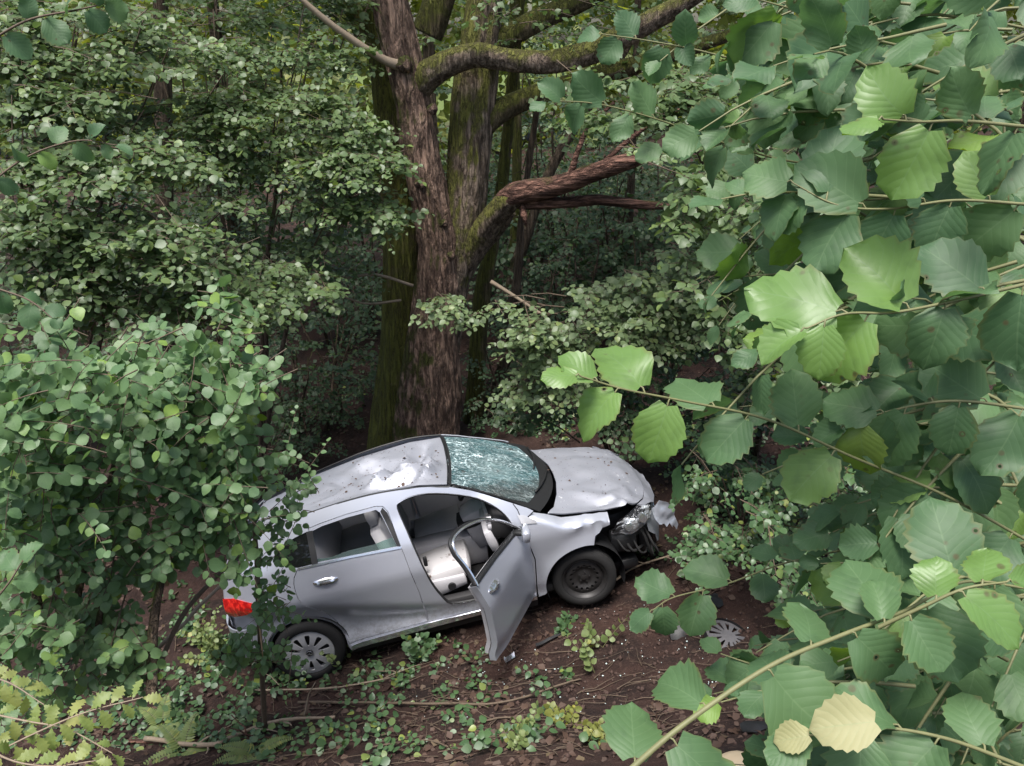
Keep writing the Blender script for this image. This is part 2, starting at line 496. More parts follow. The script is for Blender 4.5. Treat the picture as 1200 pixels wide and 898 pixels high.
class Plant:
    """collects leaves and twigs in world space, then builds them as parts of one thing"""
    def __init__(s, seed):
        s.g = np.random.default_rng(seed)
        s.L = []          # (pos, dir, normal, size, rnd)
        s.T = []          # (pts, radii)
    def leaf(s, p, d, n, size, rnd=None):
        s.L.append((np.array(p, float), np.array(d, float), np.array(n, float), size, s.g.random() * .88 if rnd is None else rnd))
    def spray(s, o, d, L, n, size, droop=.25, up=(0, 0, 1), jit=.35, fan=.85, rad=.0035, tipbias=.15, young=0.0):
        g = s.g
        o, d, up = np.array(o, float), nrm(d), np.array(up, float)
        t = np.linspace(0, 1, 6)[:, None]
        wig = g.normal(0, .03, 3) * L
        pts = o + d * L * t + np.array([0, 0, -1.0]) * droop * L * t ** 2 + wig * np.sin(t * 4)
        s.T.append((pts, np.linspace(rad, rad * .35, 6)))
        side = nrm(np.cross(d, up) + g.normal(0, .08, 3))
        for k in range(n):
            q = tipbias + (1 - tipbias) * (k + .5 * g.random()) / max(n - 1, 1)
            q = min(q, 1)
            i = min(int(q * 5), 4)
            p = pts[i] + (pts[i + 1] - pts[i]) * (q * 5 - i)
            tan = nrm(pts[i + 1] - pts[i])
            sg = 1 if k % 2 else -1
            if k == n - 1: dd = tan + g.normal(0, .2, 3)
            else: dd = sg * side * fan + tan * .55 + g.normal(0, .22, 3) + np.array([0, 0, -.15])
            nn = up + g.normal(0, jit, 3)
            sz = size * g.uniform(.62, 1.2) * (1 - .3 * (q > .85))
            dd = nrm(dd)
            r = None
            if young and (q > .8 or g.random() < young * .3) and g.random() < young: r = .93 + .07 * g.random()
            s.leaf(p + dd * sz * .12, dd, nn, sz, r)
        return pts
    def frond(s, o, d, L, nside, size, sl=.38, per=7, droop=.18, up=(0, 0, 1), jit=.35, rad=.006, young=0.0):
        g = s.g
        o, d = np.array(o, float), nrm(d)
        t = np.linspace(0, 1, 9)[:, None]
        wig = g.normal(0, .05, 3) * L
        pts = o + d * L * t + np.array([0, 0, -1.0]) * droop * L * t ** 2 + wig * np.sin(t * 3.5)
        s.T.append((pts, np.linspace(rad, rad * .35, 9)))
        side = nrm(np.cross(d, np.array(up, float)))
        for k in range(nside):
            q = .12 + .88 * (k + g.random() * .6) / nside
            i = min(int(q * 8), 7)
            p = pts[i] + (pts[i + 1] - pts[i]) * (q * 8 - i)
            sg = 1 if k % 2 else -1
            dd = sg * side * g.uniform(.6, 1.1) + d * .7 + g.normal(0, .15, 3)
            s.spray(p, dd, sl * L * (1.15 - .7 * q) * g.uniform(.7, 1.2), max(3, int(per * (1.15 - .5 * q))), size, droop * 1.2, up, jit, rad=rad * .5, young=young)
        s.spray(pts[-1] - d * .02, d, sl * L * .5, max(3, per // 2), size, droop, up, jit, rad=rad * .4, young=young)
    def build(s, root, leaf_mat_, shapes, twig_mat, singles=0, hi=None, twig_sides=4, leafname='leaf', folname='foliage', mats=None, inframe=True):
        if s.T:
            far = shapes is LEAF_TINY
            V, F = join([tube_arrays(p[::3] if (far or (len(p) == 9 and shapes is LEAF_LOW)) and len(p) > 4 else p[::2] if shapes is LEAF_LOW and len(p) > 5 else p, r[::3] if (far or (len(p) == 9 and shapes is LEAF_LOW)) and len(p) > 4 else r[::2] if shapes is LEAF_LOW and len(p) > 5 else r, 3 if far or shapes is LEAF_LOW else twig_sides, cap=False) for p, r in s.T])
            world_obj('twigs', V, F, twig_mat, root, kind='stuff')
        if not s.L: return
        P = np.array([l[0] for l in s.L]); D = np.array([l[1] for l in s.L]); N = np.array([l[2] for l in s.L])
        S = np.array([l[3] for l in s.L]); A = np.array([l[4] for l in s.L])
        keep = np.ones(len(P), bool)
        if singles:
            rel = P - CAMP
            dep = rel[:, 1] * CT - rel[:, 2] * ST
            px = 600 + FPX * rel[:, 0] / np.maximum(dep, .05)
            py = 449 - FPX * (rel[:, 2] * CT + rel[:, 1] * ST) / np.maximum(dep, .05)
            Nn = nrm(N)
            face = np.abs(np.sum(Nn * nrm(CAMP - P), -1)) * .6 + .4
            sc = S / np.maximum(dep, .05) * face
            sc[(px < -5) | (px > 1205) | (py < -5) | (py > 903) | (dep < .3)] = -1
            order = np.argsort(-sc)[:singles]
            order = order[sc[order] > 0]
            keep[order] = False
            hi = hi or shapes
            meshes = {}
            D2, B2, N2 = leaf_frames(D, N)
            base = np.array(root.location)
            gg = np.random.default_rng(5)
            for i in order:
                k = int(gg.integers(0, len(hi)))
                mt = leaf_mat_
                if mats is not None:
                    if A[i] >= 1.9: mt = mats[1]
                    elif A[i] > .92: mt = mats[0]
                key = (k, mt.name)
                if key not in meshes:
                    v, f, uv = hi[k]
                    meshes[key] = np_mesh('leaf', v, f, uv=uv)
                    meshes[key].materials.append(mt)
                o = bpy.data.objects.new(leafname, meshes[key])
                COL.objects.link(o)
                o.parent = root
                p = P[i] - base
                a, b, c = D2[i] * S[i], B2[i] * S[i], N2[i] * S[i]
                o.matrix_local = Matrix(((a[0], b[0], c[0], p[0]), (a[1], b[1], c[1], p[1]), (a[2], b[2], c[2], p[2]), (0, 0, 0, 1)))
        if keep.any():
            A = np.where(A > 1, .95, A)
            V, F, U, At = leaves_arrays(P[keep], D[keep], N[keep], S[keep], shapes, A[keep])
            world_obj(folname, V, F, leaf_mat_, root, kind='stuff', uv=U, attr=At)
# ------------------------------------------------------------------ car frame (x forward, y left, z up; origin under the rear axle)
RC = np.array([[0.976900796521294, -0.1464600937386627, -0.15560936571467449],
               [-0.19573946915063511, -0.3211284478058831, -0.9265865206371244],
               [0.08573735459348293, 0.9356420046961587, -0.34237865744737217]])
TC = np.array([-1.8810006411495581, 2.4123551894086175, 8.004740812620774])
MW = np.array([[1, 0, 0], [0, -ST, CT], [0, -CT, -ST]])
CAR_R = MW @ RC
CAR_T = CAMP + MW @ TC
def car2w(p): return np.asarray(p) @ CAR_R.T + CAR_T
WHEELS = {'rr': (-.07, -.755, .235), 'fr': (2.57, -.745, .345), 'rl': (-.07, .755, .235), 'fl': (2.60, .765, .35)}
WR = .325
_cp = np.array([car2w((w[0], w[1], w[2] - WR)) for w in WHEELS.values()])
_A = np.c_[_cp[:, :2], np.ones(4)]
PLANE = np.linalg.lstsq(_A, _cp[:, 2], rcond=None)[0]

# ------------------------------------------------------------------ terrain
def softplus(x, k): return np.log1p(np.exp(np.clip(x / k, -40, 40))) * k
def ground_h(x, y, fine=True):
    x, y = np.asarray(x, float), np.asarray(y, float)
    xc = 5.0 * np.tanh((x + .6) / 5.0) - .6
    yc = np.where(y > 8.5, 8.5 + 1.5 * np.tanh((y - 8.5) / 1.5), y)
    z = PLANE[0] * xc + PLANE[1] * yc + PLANE[2]
    z = z + .62 * softplus(4.75 - y, .35) * np.where(y < -1, np.exp((y + 1) * .8), 1) * 1.0
    z = z + .10 * softplus(y - 13.0, 1.0) * np.where(y > 24, 24 / np.maximum(y, 1), 1)
    z = z + .28 * softplus(-x - 3.6, .5) * np.exp(-((y - 6) / 6) ** 2) * np.exp(-np.maximum(-x - 8, 0))
    if fine:
        p = np.stack([x, y, np.zeros_like(x)], -1)
        near = np.exp(-np.maximum(y - 14, 0) / 8) * np.exp(-np.maximum(np.abs(x) - 12, 0) / 6)
        z = z + near * (.05 * fbm(p * 1.3, 3) + .022 * fbm(p * 6.0, 4))
        # churned soil in front of the right front wheel and beside the sill
        m = np.exp(-((x - 1.0) / 1.6) ** 2 - ((y - 5.0) / .8) ** 2)
        z = z + m * (.03 * np.abs(fbm(p * 9 + 31, 3)))
    return z

def axis(lo, a, b, hi, step, n_out):
    core = np.arange(a, b, step)
    g = np.geomspace(step, 1.0, n_out)
    left = a - np.cumsum(g / g.sum() * (a - lo))
    right = b + np.cumsum(g / g.sum() * (hi - b))
    return np.concatenate([left[::-1], core, [b], right])
def terrain():
    xs = axis(-400, -4.4, 3.6, 400, .032, 40)
    ys = axis(-60, 3.4, 9.2, 900, .032, 48)
    X, Y = np.meshgrid(xs, ys, indexing='ij')
    Z = ground_h(X, Y)
    V = np.stack([X, Y, Z], -1).reshape(-1, 3)
    n, m = X.shape
    i, j = np.meshgrid(np.arange(n - 1), np.arange(m - 1), indexing='ij')
    F = np.stack([i * m + j, (i + 1) * m + j, (i + 1) * m + j + 1, i * m + j + 1], -1).reshape(-1, 4)
    t = NT('forest_soil')
    o = t.obj()
    n1 = t.noise(2.2, 5, o)
    n2 = t.noise(22, 6, o, .65)
    n3 = t.noise(90, 4, o)
    col = t.mix(t.smooth(n1, .35, .65), (.015, .0078, .0062), (.040, .0195, .0145))
    col = t.mix(t.math('MULTIPLY', t.smooth(n2, .5, .7), .6), col, (.075, .045, .034))
    col = t.mix(t.math('MULTIPLY', t.smooth(n3, .62, .75), .5), col, (.13, .085, .06))
    sx = t.n('ShaderNodeSeparateXYZ')
    t.l(o, sx.inputs[0])
    far = t.smooth(t.math('ADD', sx.outputs[1], t.math('MULTIPLY', n1, 8.0)), 44, 56)
    col = t.mix(far, col, t.mix(n2, (.07, .11, .02), (.12, .15, .035)))
    h = t.math('ADD', n2, t.math('MULTIPLY', n3, .5))
    m_ = t.done(t.pbr(col, .85, 0, t.bump(h, .9, .03), spec=.3))
    world_obj('ground', V, F, m_, None, kind='structure')
terrain()

# ------------------------------------------------------------------ the car
def paint(name, base, dirt, metal=.42, rough0=.30):
    t = NT(name)
    o = t.obj()
    d1 = t.noise(9, 6, o, .6)
    sp = t.voro(55, o)
    specks = t.math('MULTIPLY', t.math('SUBTRACT', 1.0, t.smooth(sp.outputs['Distance'], .10, .28)), t.smooth(t.noise(13, 2, o), .50, .62))
    sc = t.noise(16, 3, t.obj((1, 4, 4)))
    geo = t.n('ShaderNodeNewGeometry')
    z = t.n('ShaderNodeSeparateXYZ')
    t.l(geo.outputs['Normal'], z.inputs[0])
    upf = t.smooth(z.outputs[2], .45, .9)
    film = t.math('MULTIPLY', t.smooth(d1, .3, .9), .45 * dirt)
    film = t.math('ADD', film, t.math('MULTIPLY', upf, .22 * dirt))
    col = t.mix(film, base, (.34, .32, .33))
    oz = t.n('ShaderNodeSeparateXYZ'); t.l(o, oz.inputs[0])
    low = t.math('SUBTRACT', 1.0, t.smooth(t.math('SUBTRACT', oz.outputs[2], t.math('MULTIPLY', t.noise(7, 6, o, .7), .5)), -.08, .30))
    spl = t.math('MULTIPLY', low, t.smooth(t.noise(30, 5, o, .7), .42, .62))
    col = t.mix(t.math('MULTIPLY', spl, .38), col, (.10, .065, .05))
    scr = t.n('ShaderNodeMapping'); scr.inputs['Rotation'].default_value = (0, .25, 0); scr.inputs['Scale'].default_value = (1.5, 20, 60)
    t.l(o, scr.inputs[0])
    sc2 = t.math('MULTIPLY', t.math('SUBTRACT', 1.0, t.smooth(t.math('ABSOLUTE', t.math('SUBTRACT', t.noise(2.0, 3, scr.outputs[0]), .5)), .0, .012)), t.smooth(t.noise(2.6, 2, o), .62, .70))
    col = t.mix(t.math('MULTIPLY', sc2, .2), col, (.75, .75, .78))
    k = t.math('MULTIPLY', t.math('MULTIPLY', specks, upf), dirt * 2.2, True)
    col = t.mix(k, col, (.045, .028, .020))
    if rough0 > .4 and 'hood' in name:
        pm = t.n('ShaderNodeMapping'); pm.inputs['Scale'].default_value = (1, .45, 1); pm.inputs['Rotation'].default_value = (0, 0, .5)
        t.l(o, pm.inputs[0])
        scrape = t.math('MULTIPLY', t.smooth(t.noise(24, 5, pm.outputs[0], .7), .60, .66), t.smooth(t.noise(3.5, 3, o), .47, .58))
        col = t.mix(t.math('MULTIPLY', scrape, .85), col, (.72, .72, .74))
    rough = t.math('ADD', rough0, t.math('MULTIPLY', t.math('ADD', film, k), .4))
    return t.done(t.pbr(col, rough, t.math('SUBTRACT', metal, t.math('MULTIPLY', k, metal)), None, coat=.3, coat_r=.22 if rough0 < .35 else .3))
M_PAINT = paint('silver_paint', (.50, .52, .585), .06, metal=.50, rough0=.34)
M_PAINT_TOP = paint('silver_paint_dirty_dimmed', (.275, .288, .33), .34, metal=.38, rough0=.56)  # same silver, base darkened against the strong top light; dirt film over it
M_PAINT_HOOD = paint('silver_paint_hood', (.275, .288, .33), .34, metal=.38, rough0=.56)  # hood base likewise darkened to offset the light from above
M_BLACK = simple('black_plastic', (.012, .012, .013), .55, nscale=30, namt=.3)
M_RUBBER = simple('tyre_rubber', (.009, .0085, .0085), .85, nscale=40, namt=.5, bump=.2)
M_STEEL = simple('black_steel_rim', (.030, .028, .028), .5, .3, nscale=25, namt=.4)
M_COVER = simple('wheel_cover_silver', (.58, .58, .60), .35, .45, nscale=20, namt=.15)
M_CHROME = simple('bright_trim', (.72, .73, .76), .18, .9)
M_TRIM = simple('light_grey_trim', (.44, .43, .45), .55, nscale=12, namt=.10)
M_SEAT = simple('light_grey_seat', (.47, .46, .47), .65, nscale=10, namt=.12, bump=.1)
M_DARKTRIM = simple('dark_interior', (.020, .019, .020), .7)
def dirty_seat():
    t = NT('muddy_seat')
    o = t.obj()
    n = t.noise(16, 6, o, .7)
    g = t.noise(5, 3, o)
    f = t.smooth(t.math('ADD', t.math('MULTIPLY', n, .8), t.math('MULTIPLY', g, .5)), .74, .82)
    c = t.mix(f, (.46, .445, .45), (.10, .065, .05))
    return t.done(t.pbr(c, .7, 0))
M_SEATDIRT = dirty_seat()
def glass_mat(name, tint, opac, rough=.04):
    t = NT(name)
    a = t.n('ShaderNodeBsdfTransparent')
    a.inputs[0].default_value = (*tint, 1)
    b = t.pbr(tuple(x * .25 for x in tint), rough, 0, spec=.6)
    m = t.n('ShaderNodeMixShader')
    m.inputs[0].default_value = opac
    t.l(a.outputs[0], m.inputs[1]); t.l(b, m.inputs[2])
    return t.done(m.outputs[0])
M_GLASS = glass_mat('window_glass', (.62, .78, .74), .28)
M_GLASS_DARK = glass_mat('tinted_glass', (.04, .045, .045), .8)
M_LENS = glass_mat('headlight_lens', (.97, .98, .98), .03, .04)
def shattered():
    t = NT('shattered_glass')
    o = t.obj((.38, 1.0, .38))
    w = t.n('ShaderNodeVectorMath', operation='ADD')
    nz = t.n('ShaderNodeTexNoise'); nz.inputs['Scale'].default_value = 7; nz.inputs['Detail'].default_value = 4
    t.l(o, nz.inputs['Vector'])
    sc = t.n('ShaderNodeVectorMath', operation='SCALE'); sc.inputs['Scale'].default_value = .16
    t.l(nz.outputs['Color'], sc.inputs[0])
    t.l(o, w.inputs[0]); t.l(sc.outputs[0], w.inputs[1])
    e1 = t.voro(26, w.outputs[0], 'DISTANCE_TO_EDGE').outputs['Distance']
    e2 = t.voro(70, w.outputs[0], 'DISTANCE_TO_EDGE').outputs['Distance']
    e3 = t.voro(11, w.outputs[0], 'DISTANCE_TO_EDGE').outputs['Distance']
    c1 = t.math('SUBTRACT', 1.0, t.smooth(e1, .0, .10))
    c2 = t.math('SUBTRACT', 1.0, t.smooth(e2, .0, .12))
    c3 = t.math('SUBTRACT', 1.0, t.smooth(e3, .0, .05))
    pat = t.smooth(t.noise(6, 4, o), .36, .62)
    cr = t.math('MAXIMUM', t.math('MAXIMUM', t.math('MULTIPLY', c1, .75), t.math('MULTIPLY', c2, .55)), c3)
    sxy = t.n('ShaderNodeSeparateXYZ'); t.l(t.obj(), sxy.inputs[0])
    dx_ = t.math('SUBTRACT', sxy.outputs[0], 1.92); dy_ = t.math('ADD', sxy.outputs[1], .12)
    rr_ = t.math('SQRT', t.math('ADD', t.math('MULTIPLY', dx_, dx_), t.math('MULTIPLY', dy_, dy_)))
    an_ = t.math('ADD', t.math('MULTIPLY', t.math('ARCTAN2', dy_, dx_), 3.2), t.math('MULTIPLY', t.noise(9, 3, t.obj()), 2.2))
    ray_ = t.math('SUBTRACT', 1.0, t.smooth(t.math('PINGPONG', an_, .5), .0, .07))
    cr = t.math('MAXIMUM', cr, t.math('MULTIPLY', ray_, .9))
    imp = t.math('SUBTRACT', 1.0, t.smooth(t.math('ADD', rr_, t.math('MULTIPLY', t.noise(14, 3, t.obj()), .2)), .16, .42))
    cr = t.math('MULTIPLY', cr, t.math('ADD', .25, t.math('MULTIPLY', pat, .9)), True)
    dark = t.mix(t.noise(9, 4, o), (.012, .038, .042), (.11, .25, .27))
    col = t.mix(cr, dark, (.72, .90, .92))
    col = t.mix(t.math('MULTIPLY', imp, .15), col, (.80, .95, .93))
    br = t.math('MAXIMUM', t.smooth(t.noise(5, 5, t.obj()), .60, .68), t.math('MULTIPLY', t.smooth(t.math('ADD', t.math('SUBTRACT', t.math('MULTIPLY', sxy.outputs[0], .6), sxy.outputs[1]), t.math('MULTIPLY', t.noise(8, 4, t.obj()), .5)), 1.72, 1.95), .8))
    col = t.mix(t.math('MULTIPLY', br, .7), col, (.075, .05, .04))
    b = t.pbr(col, t.math('ADD', .15, t.math('MULTIPLY', cr, .4)), 0, t.bump(t.math('ADD', cr, t.noise(14, 4, o)), .9, .03), spec=.6)
    a = t.n('ShaderNodeBsdfTransparent'); a.inputs[0].default_value = (.5, .72, .68, 1)
    m = t.n('ShaderNodeMixShader')
    t.l(t.math('ADD', .78, t.math('MULTIPLY', cr, .22), True), m.inputs[0])
    t.l(a.outputs[0], m.inputs[1]); t.l(b, m.inputs[2])
    return t.done(m.outputs[0])
M_SHATTER = shattered()
def taillight_mat():
    t = NT('tail_light_red')
    n = t.noise(26, 3, t.obj((1, 1, .6)))
    return t.done(t.pbr(t.mix(t.smooth(n, .4, .6), (.42, .006, .006), (.85, .03, .02)), .12, 0, t.bump(n, .5, .02), coat=1.0))
M_TAIL = taillight_mat()
def chrome_crumple():
    t = NT('headlight_reflector')
    n = t.noise(5, 2, t.obj((.7, 1, 2.2)))
    c = t.mix(t.smooth(n, .47, .52), (.03, .03, .034), (.90, .91, .94))  # black and bright patches put the chrome's reflections into the colour
    return t.done(t.pbr(c, .22, .6, t.bump(t.noise(16, 3, t.obj()), .9, .05)))
M_REFL = chrome_crumple()

car = bpy.data.objects.new('crashed_car', None)
COL.objects.link(car)
tag(car, 'wrecked silver hatchback with crushed roof and open front door below a big tree', 'car')
car.matrix_world = Matrix([[*CAR_R[i], CAR_T[i]] for i in range(3)] + [[0, 0, 0, 1]])

def pin(px, pz, poly):
    """points in polygon"""
    x1, z1 = poly[:, 0], poly[:, 1]
    x2, z2 = np.roll(x1, -1), np.roll(z1, -1)
    c = ((z1[None] > pz[:, None]) != (z2[None] > pz[:, None]))
    with np.errstate(divide='ignore', invalid='ignore'):
        xi = (x2 - x1)[None] * (pz[:, None] - z1[None]) / (z2 - z1)[None] + x1[None]
    return (np.sum(c & (px[:, None] < xi), 1) % 2) == 1
def dens(poly, step):
    out = []
    P = np.asarray(poly, float)
    for a, b in zip(P, np.roll(P, -1, 0)):
        n = max(1, int(round(np.linalg.norm(b - a) / step)))
        for k in range(n): out.append(a + (b - a) * k / n)
    return np.array(out)
def flat_panel(outer, holes=(), step=.045):
    outer = dens(outer, step)
    holes = [dens(h, step) for h in holes]
    lo, hi = outer.min(0), outer.max(0)
    gx, gz = np.meshgrid(np.arange(lo[0] + step * .5, hi[0], step), np.arange(lo[1] + step * .5, hi[1], step))
    pts = np.stack([gx.ravel(), gz.ravel()], 1)
    ok = pin(pts[:, 0], pts[:, 1], outer)
    for h in holes: ok &= ~pin(pts[:, 0], pts[:, 1], h)
    bd = np.vstack([outer] + holes)
    if len(pts):
        dmin = np.array([np.min(np.sum((bd - p) ** 2, 1)) for p in pts])
        ok &= dmin > (step * .45) ** 2
        pts = pts[ok]
    edges, off = [], 0
    for ring in [outer] + holes:
        k = len(ring)
        edges += [(off + i, off + (i + 1) % k) for i in range(k)]
        off += k
    allp = [Vector(p) for p in np.vstack([bd, pts])]
    v, e, f, *_ = geometry.delaunay_2d_cdt(allp, edges, [], 0, 1e-6)
    V = np.array([tuple(p) for p in v])
    F = np.array([t for t in f if len(t) == 3])
    c = V[F].mean(1)
    ok = pin(c[:, 0], c[:, 1], outer)
    for h in holes: ok &= ~pin(c[:, 0], c[:, 1], h)
    F = F[ok]
    a, b, d = V[F[:, 0]], V[F[:, 1]], V[F[:, 2]]
    ar = (b[:, 0] - a[:, 0]) * (d[:, 1] - a[:, 1]) - (b[:, 1] - a[:, 1]) * (d[:, 0] - a[:, 0])
    F = F[np.abs(ar) > 1e-9]
    ar = ar[np.abs(ar) > 1e-9]
    F[ar < 0] = F[ar < 0][:, ::-1]
    return V, F
def thicken(V, F, thick, out):
    """V surface points, F triangles; out = rough outward direction; returns closed shell"""
    fn = np.cross(V[F[:, 1]] - V[F[:, 0]], V[F[:, 2]] - V[F[:, 0]])
    if np.sum(fn @ np.asarray(out, float)) < 0:
        F = F[:, ::-1]; fn = -fn
    vn = np.zeros_like(V)
    for k in range(3): np.add.at(vn, F[:, k], fn)
    vn = nrm(vn)
    n = len(V)
    V2 = np.vstack([V, V - vn * thick])
    E = np.concatenate([F[:, [0, 1]], F[:, [1, 2]], F[:, [2, 0]]])
    key = {}
    es = set(map(tuple, E))
    bd = np.array([e for e in map(tuple, E) if (e[1], e[0]) not in es])
    rim = np.stack([bd[:, 1], bd[:, 0], bd[:, 0] + n, bd[:, 1] + n], 1)
    return V2, [rim, np.concatenate([F, F[:, ::-1] + n])]
def panel(name, outer, surf, mat, parent=None, holes=(), step=.045, thick=.012, out=(0, -1, 0), xf=None, mirror=False, flat=None):
    V2, F = flat_panel(outer, holes, step) if flat is None else flat
    V = surf(V2[:, 0], V2[:, 1])
    o = np.array(out, float)
    if mirror:
        V = V * np.array([1, -1, 1]); o = o * np.array([1, -1, 1])
    if xf is not None:
        V = xf(V); o = xf(o[None] + 0) - xf(np.zeros((1, 3))); o = o[0]
    V, F = thicken(V, F, thick, o)
    return mobj(name, np_mesh(name, V, F, sharp=38), mat, parent or car)

# body side: half width as a function of (x, z)
def sp(x, k=.012): return softplus(np.asarray(x, float), k)
def side_y(x, z):
    x, z = np.asarray(x, float), np.asarray(z, float)
    zc2 = .79 + .062 * np.clip(x, -.7, 3.4)
    zl = np.clip(.755 - .262 * x, .42, .80)
    y = .888 - .27 * (sp(z - zc2) - .73 * sp(z - 1.09)) - .05 * sp(zc2 - z) - .42 * np.minimum(sp(zl - z), .17) + .04 * np.clip((.40 - z) / .12, 0, 1) ** 2
    k = np.clip((z - 1.09) / .44, 0, 1.2)
    y = y - .165 * k - .075 * k * k
    y = y - .20 * np.clip((-.15 - x) / .6, 0, 2) ** 2.2 - .17 * np.clip((x - 2.4) / 1.0, 0, 2) ** 2
    # wheel arch flares
    for w in ('rr', 'fr'):
        d = np.hypot(x - WHEELS[w][0], z - WHEELS[w][2])
        y = y + .022 * np.exp(-((d - .37) / .055) ** 2) * (z > .1)
    return y
def side(x, z): return np.stack([x, -side_y(x, z), z], -1)
def side_dent(x, z):
    V = side(x, z)
    p = np.stack([V[:, 0] * 3, V[:, 2] * 3, V[:, 0] * 0 + 3], 1)
    V[:, 1] += .006 * vnoise(p) + .012 * np.exp(-((V[:, 0] + .45) / .2) ** 2) * vnoise(p * 2.5)
    return V
def crush(V):                                   # the far side of the cabin is pressed down towards the rear
    V = V.copy()
    k = np.interp(V[:, 0], [-.6, -.27, .13, .6, 1.15, 1.5], [.35, .42, .66, .84, .98, 1.0])
    hi = V[:, 2] > 1.09
    V[hi, 2] = 1.09 + (V[hi, 2] - 1.09) * k[hi]
    return V
def arc(cx, cz, r, a0, a1, n):
    a = np.radians(np.linspace(a0, a1, n))
    return [(cx + r * math.cos(t), cz + r * math.sin(t)) for t in a]
def shrink(poly, d):
    """offset a polygon inwards by d"""
    P = np.asarray(poly, float)
    A = np.sum(P[:, 0] * np.roll(P[:, 1], -1) - np.roll(P[:, 0], -1) * P[:, 1])
    s = 1 if A > 0 else -1
    e1 = nrm(P - np.roll(P, 1, 0)); e2 = nrm(np.roll(P, -1, 0) - P)
    n1 = np.stack([-e1[:, 1], e1[:, 0]], 1) * s; n2 = np.stack([-e2[:, 1], e2[:, 0]], 1) * s
    n = nrm(n1 + n2)
    k = np.clip(np.sum(n * n1, 1), .5, 1)
    return P + n * (d / k)[:, None]

ROOF_EDGE = [(-.36, 1.395), (-.155, 1.458), (.142, 1.504), (.495, 1.542), (.848, 1.556), (1.222, 1.532), (1.485, 1.487)]
APIL = [(1.66, 1.425), (1.898, 1.316), (2.137, 1.200)]
ARCH_R = arc(-.07, .235, .355, -4, 184, 22)
FRAME = [(2.085, .25), (1.05, .20), (.30, .165)] + ARCH_R + [(-.60, .30), (-.70, .42), (-.735, .62), (-.715, .84), (-.66, 1.04), (-.50, 1.10), (-.455, 1.25)] + \
    list(map(tuple, catmull(ROOF_EDGE, 3))) + APIL + [(2.19, 1.165), (2.10, 1.115), (2.075, .95), (2.12, .70), (2.095, .42)]
OPEN_F = list(map(tuple, catmull([(.985, 1.405), (1.03, 1.45), (1.164, 1.474), (1.363, 1.452), (1.647, 1.372), (1.823, 1.280), (1.93, 1.175), (1.985, 1.05), (2.035, .88), (2.06, .68), (2.03, .47), (1.93, .405), (1.55, .40), (1.30, .425), (1.215, .54), (1.154, .70), (1.093, .95), (1.035, 1.20)], 3, True)))
DOOR_R = [(1.042, .275), (1.03, .614), (.975, 1.006), (.90, 1.395), (.865, 1.445), (.80, 1.458), (.527, 1.443), (.30, 1.415), (.185, 1.395), (.185, 1.095), (.023, 1.085)] + \
    list(map(tuple, catmull([(-.02, 1.02), (-.035, .933), (-.004, .784), (.125, .66), (.239, .468), (.300, .235)], 3)))
WIN_R = [(.925, 1.108), (.83, 1.40), (.80, 1.428), (.527, 1.415), (.30, 1.388), (.212, 1.365), (.205, 1.112)]
QUARTER = [(.170, 1.105), (.170, 1.372), (.06, 1.345), (-.056, 1.305), (-.15, 1.235), (-.17, 1.19), (-.05, 1.12), (.03, 1.10)]
body = panel('side_frame', FRAME, side_dent, M_PAINT, holes=[OPEN_F, shrink(DOOR_R, -.003), QUARTER])
panel('side_frame', FRAME, side, M_PAINT, holes=[OPEN_F, shrink(DOOR_R, -.003), QUARTER], mirror=True, xf=crush)
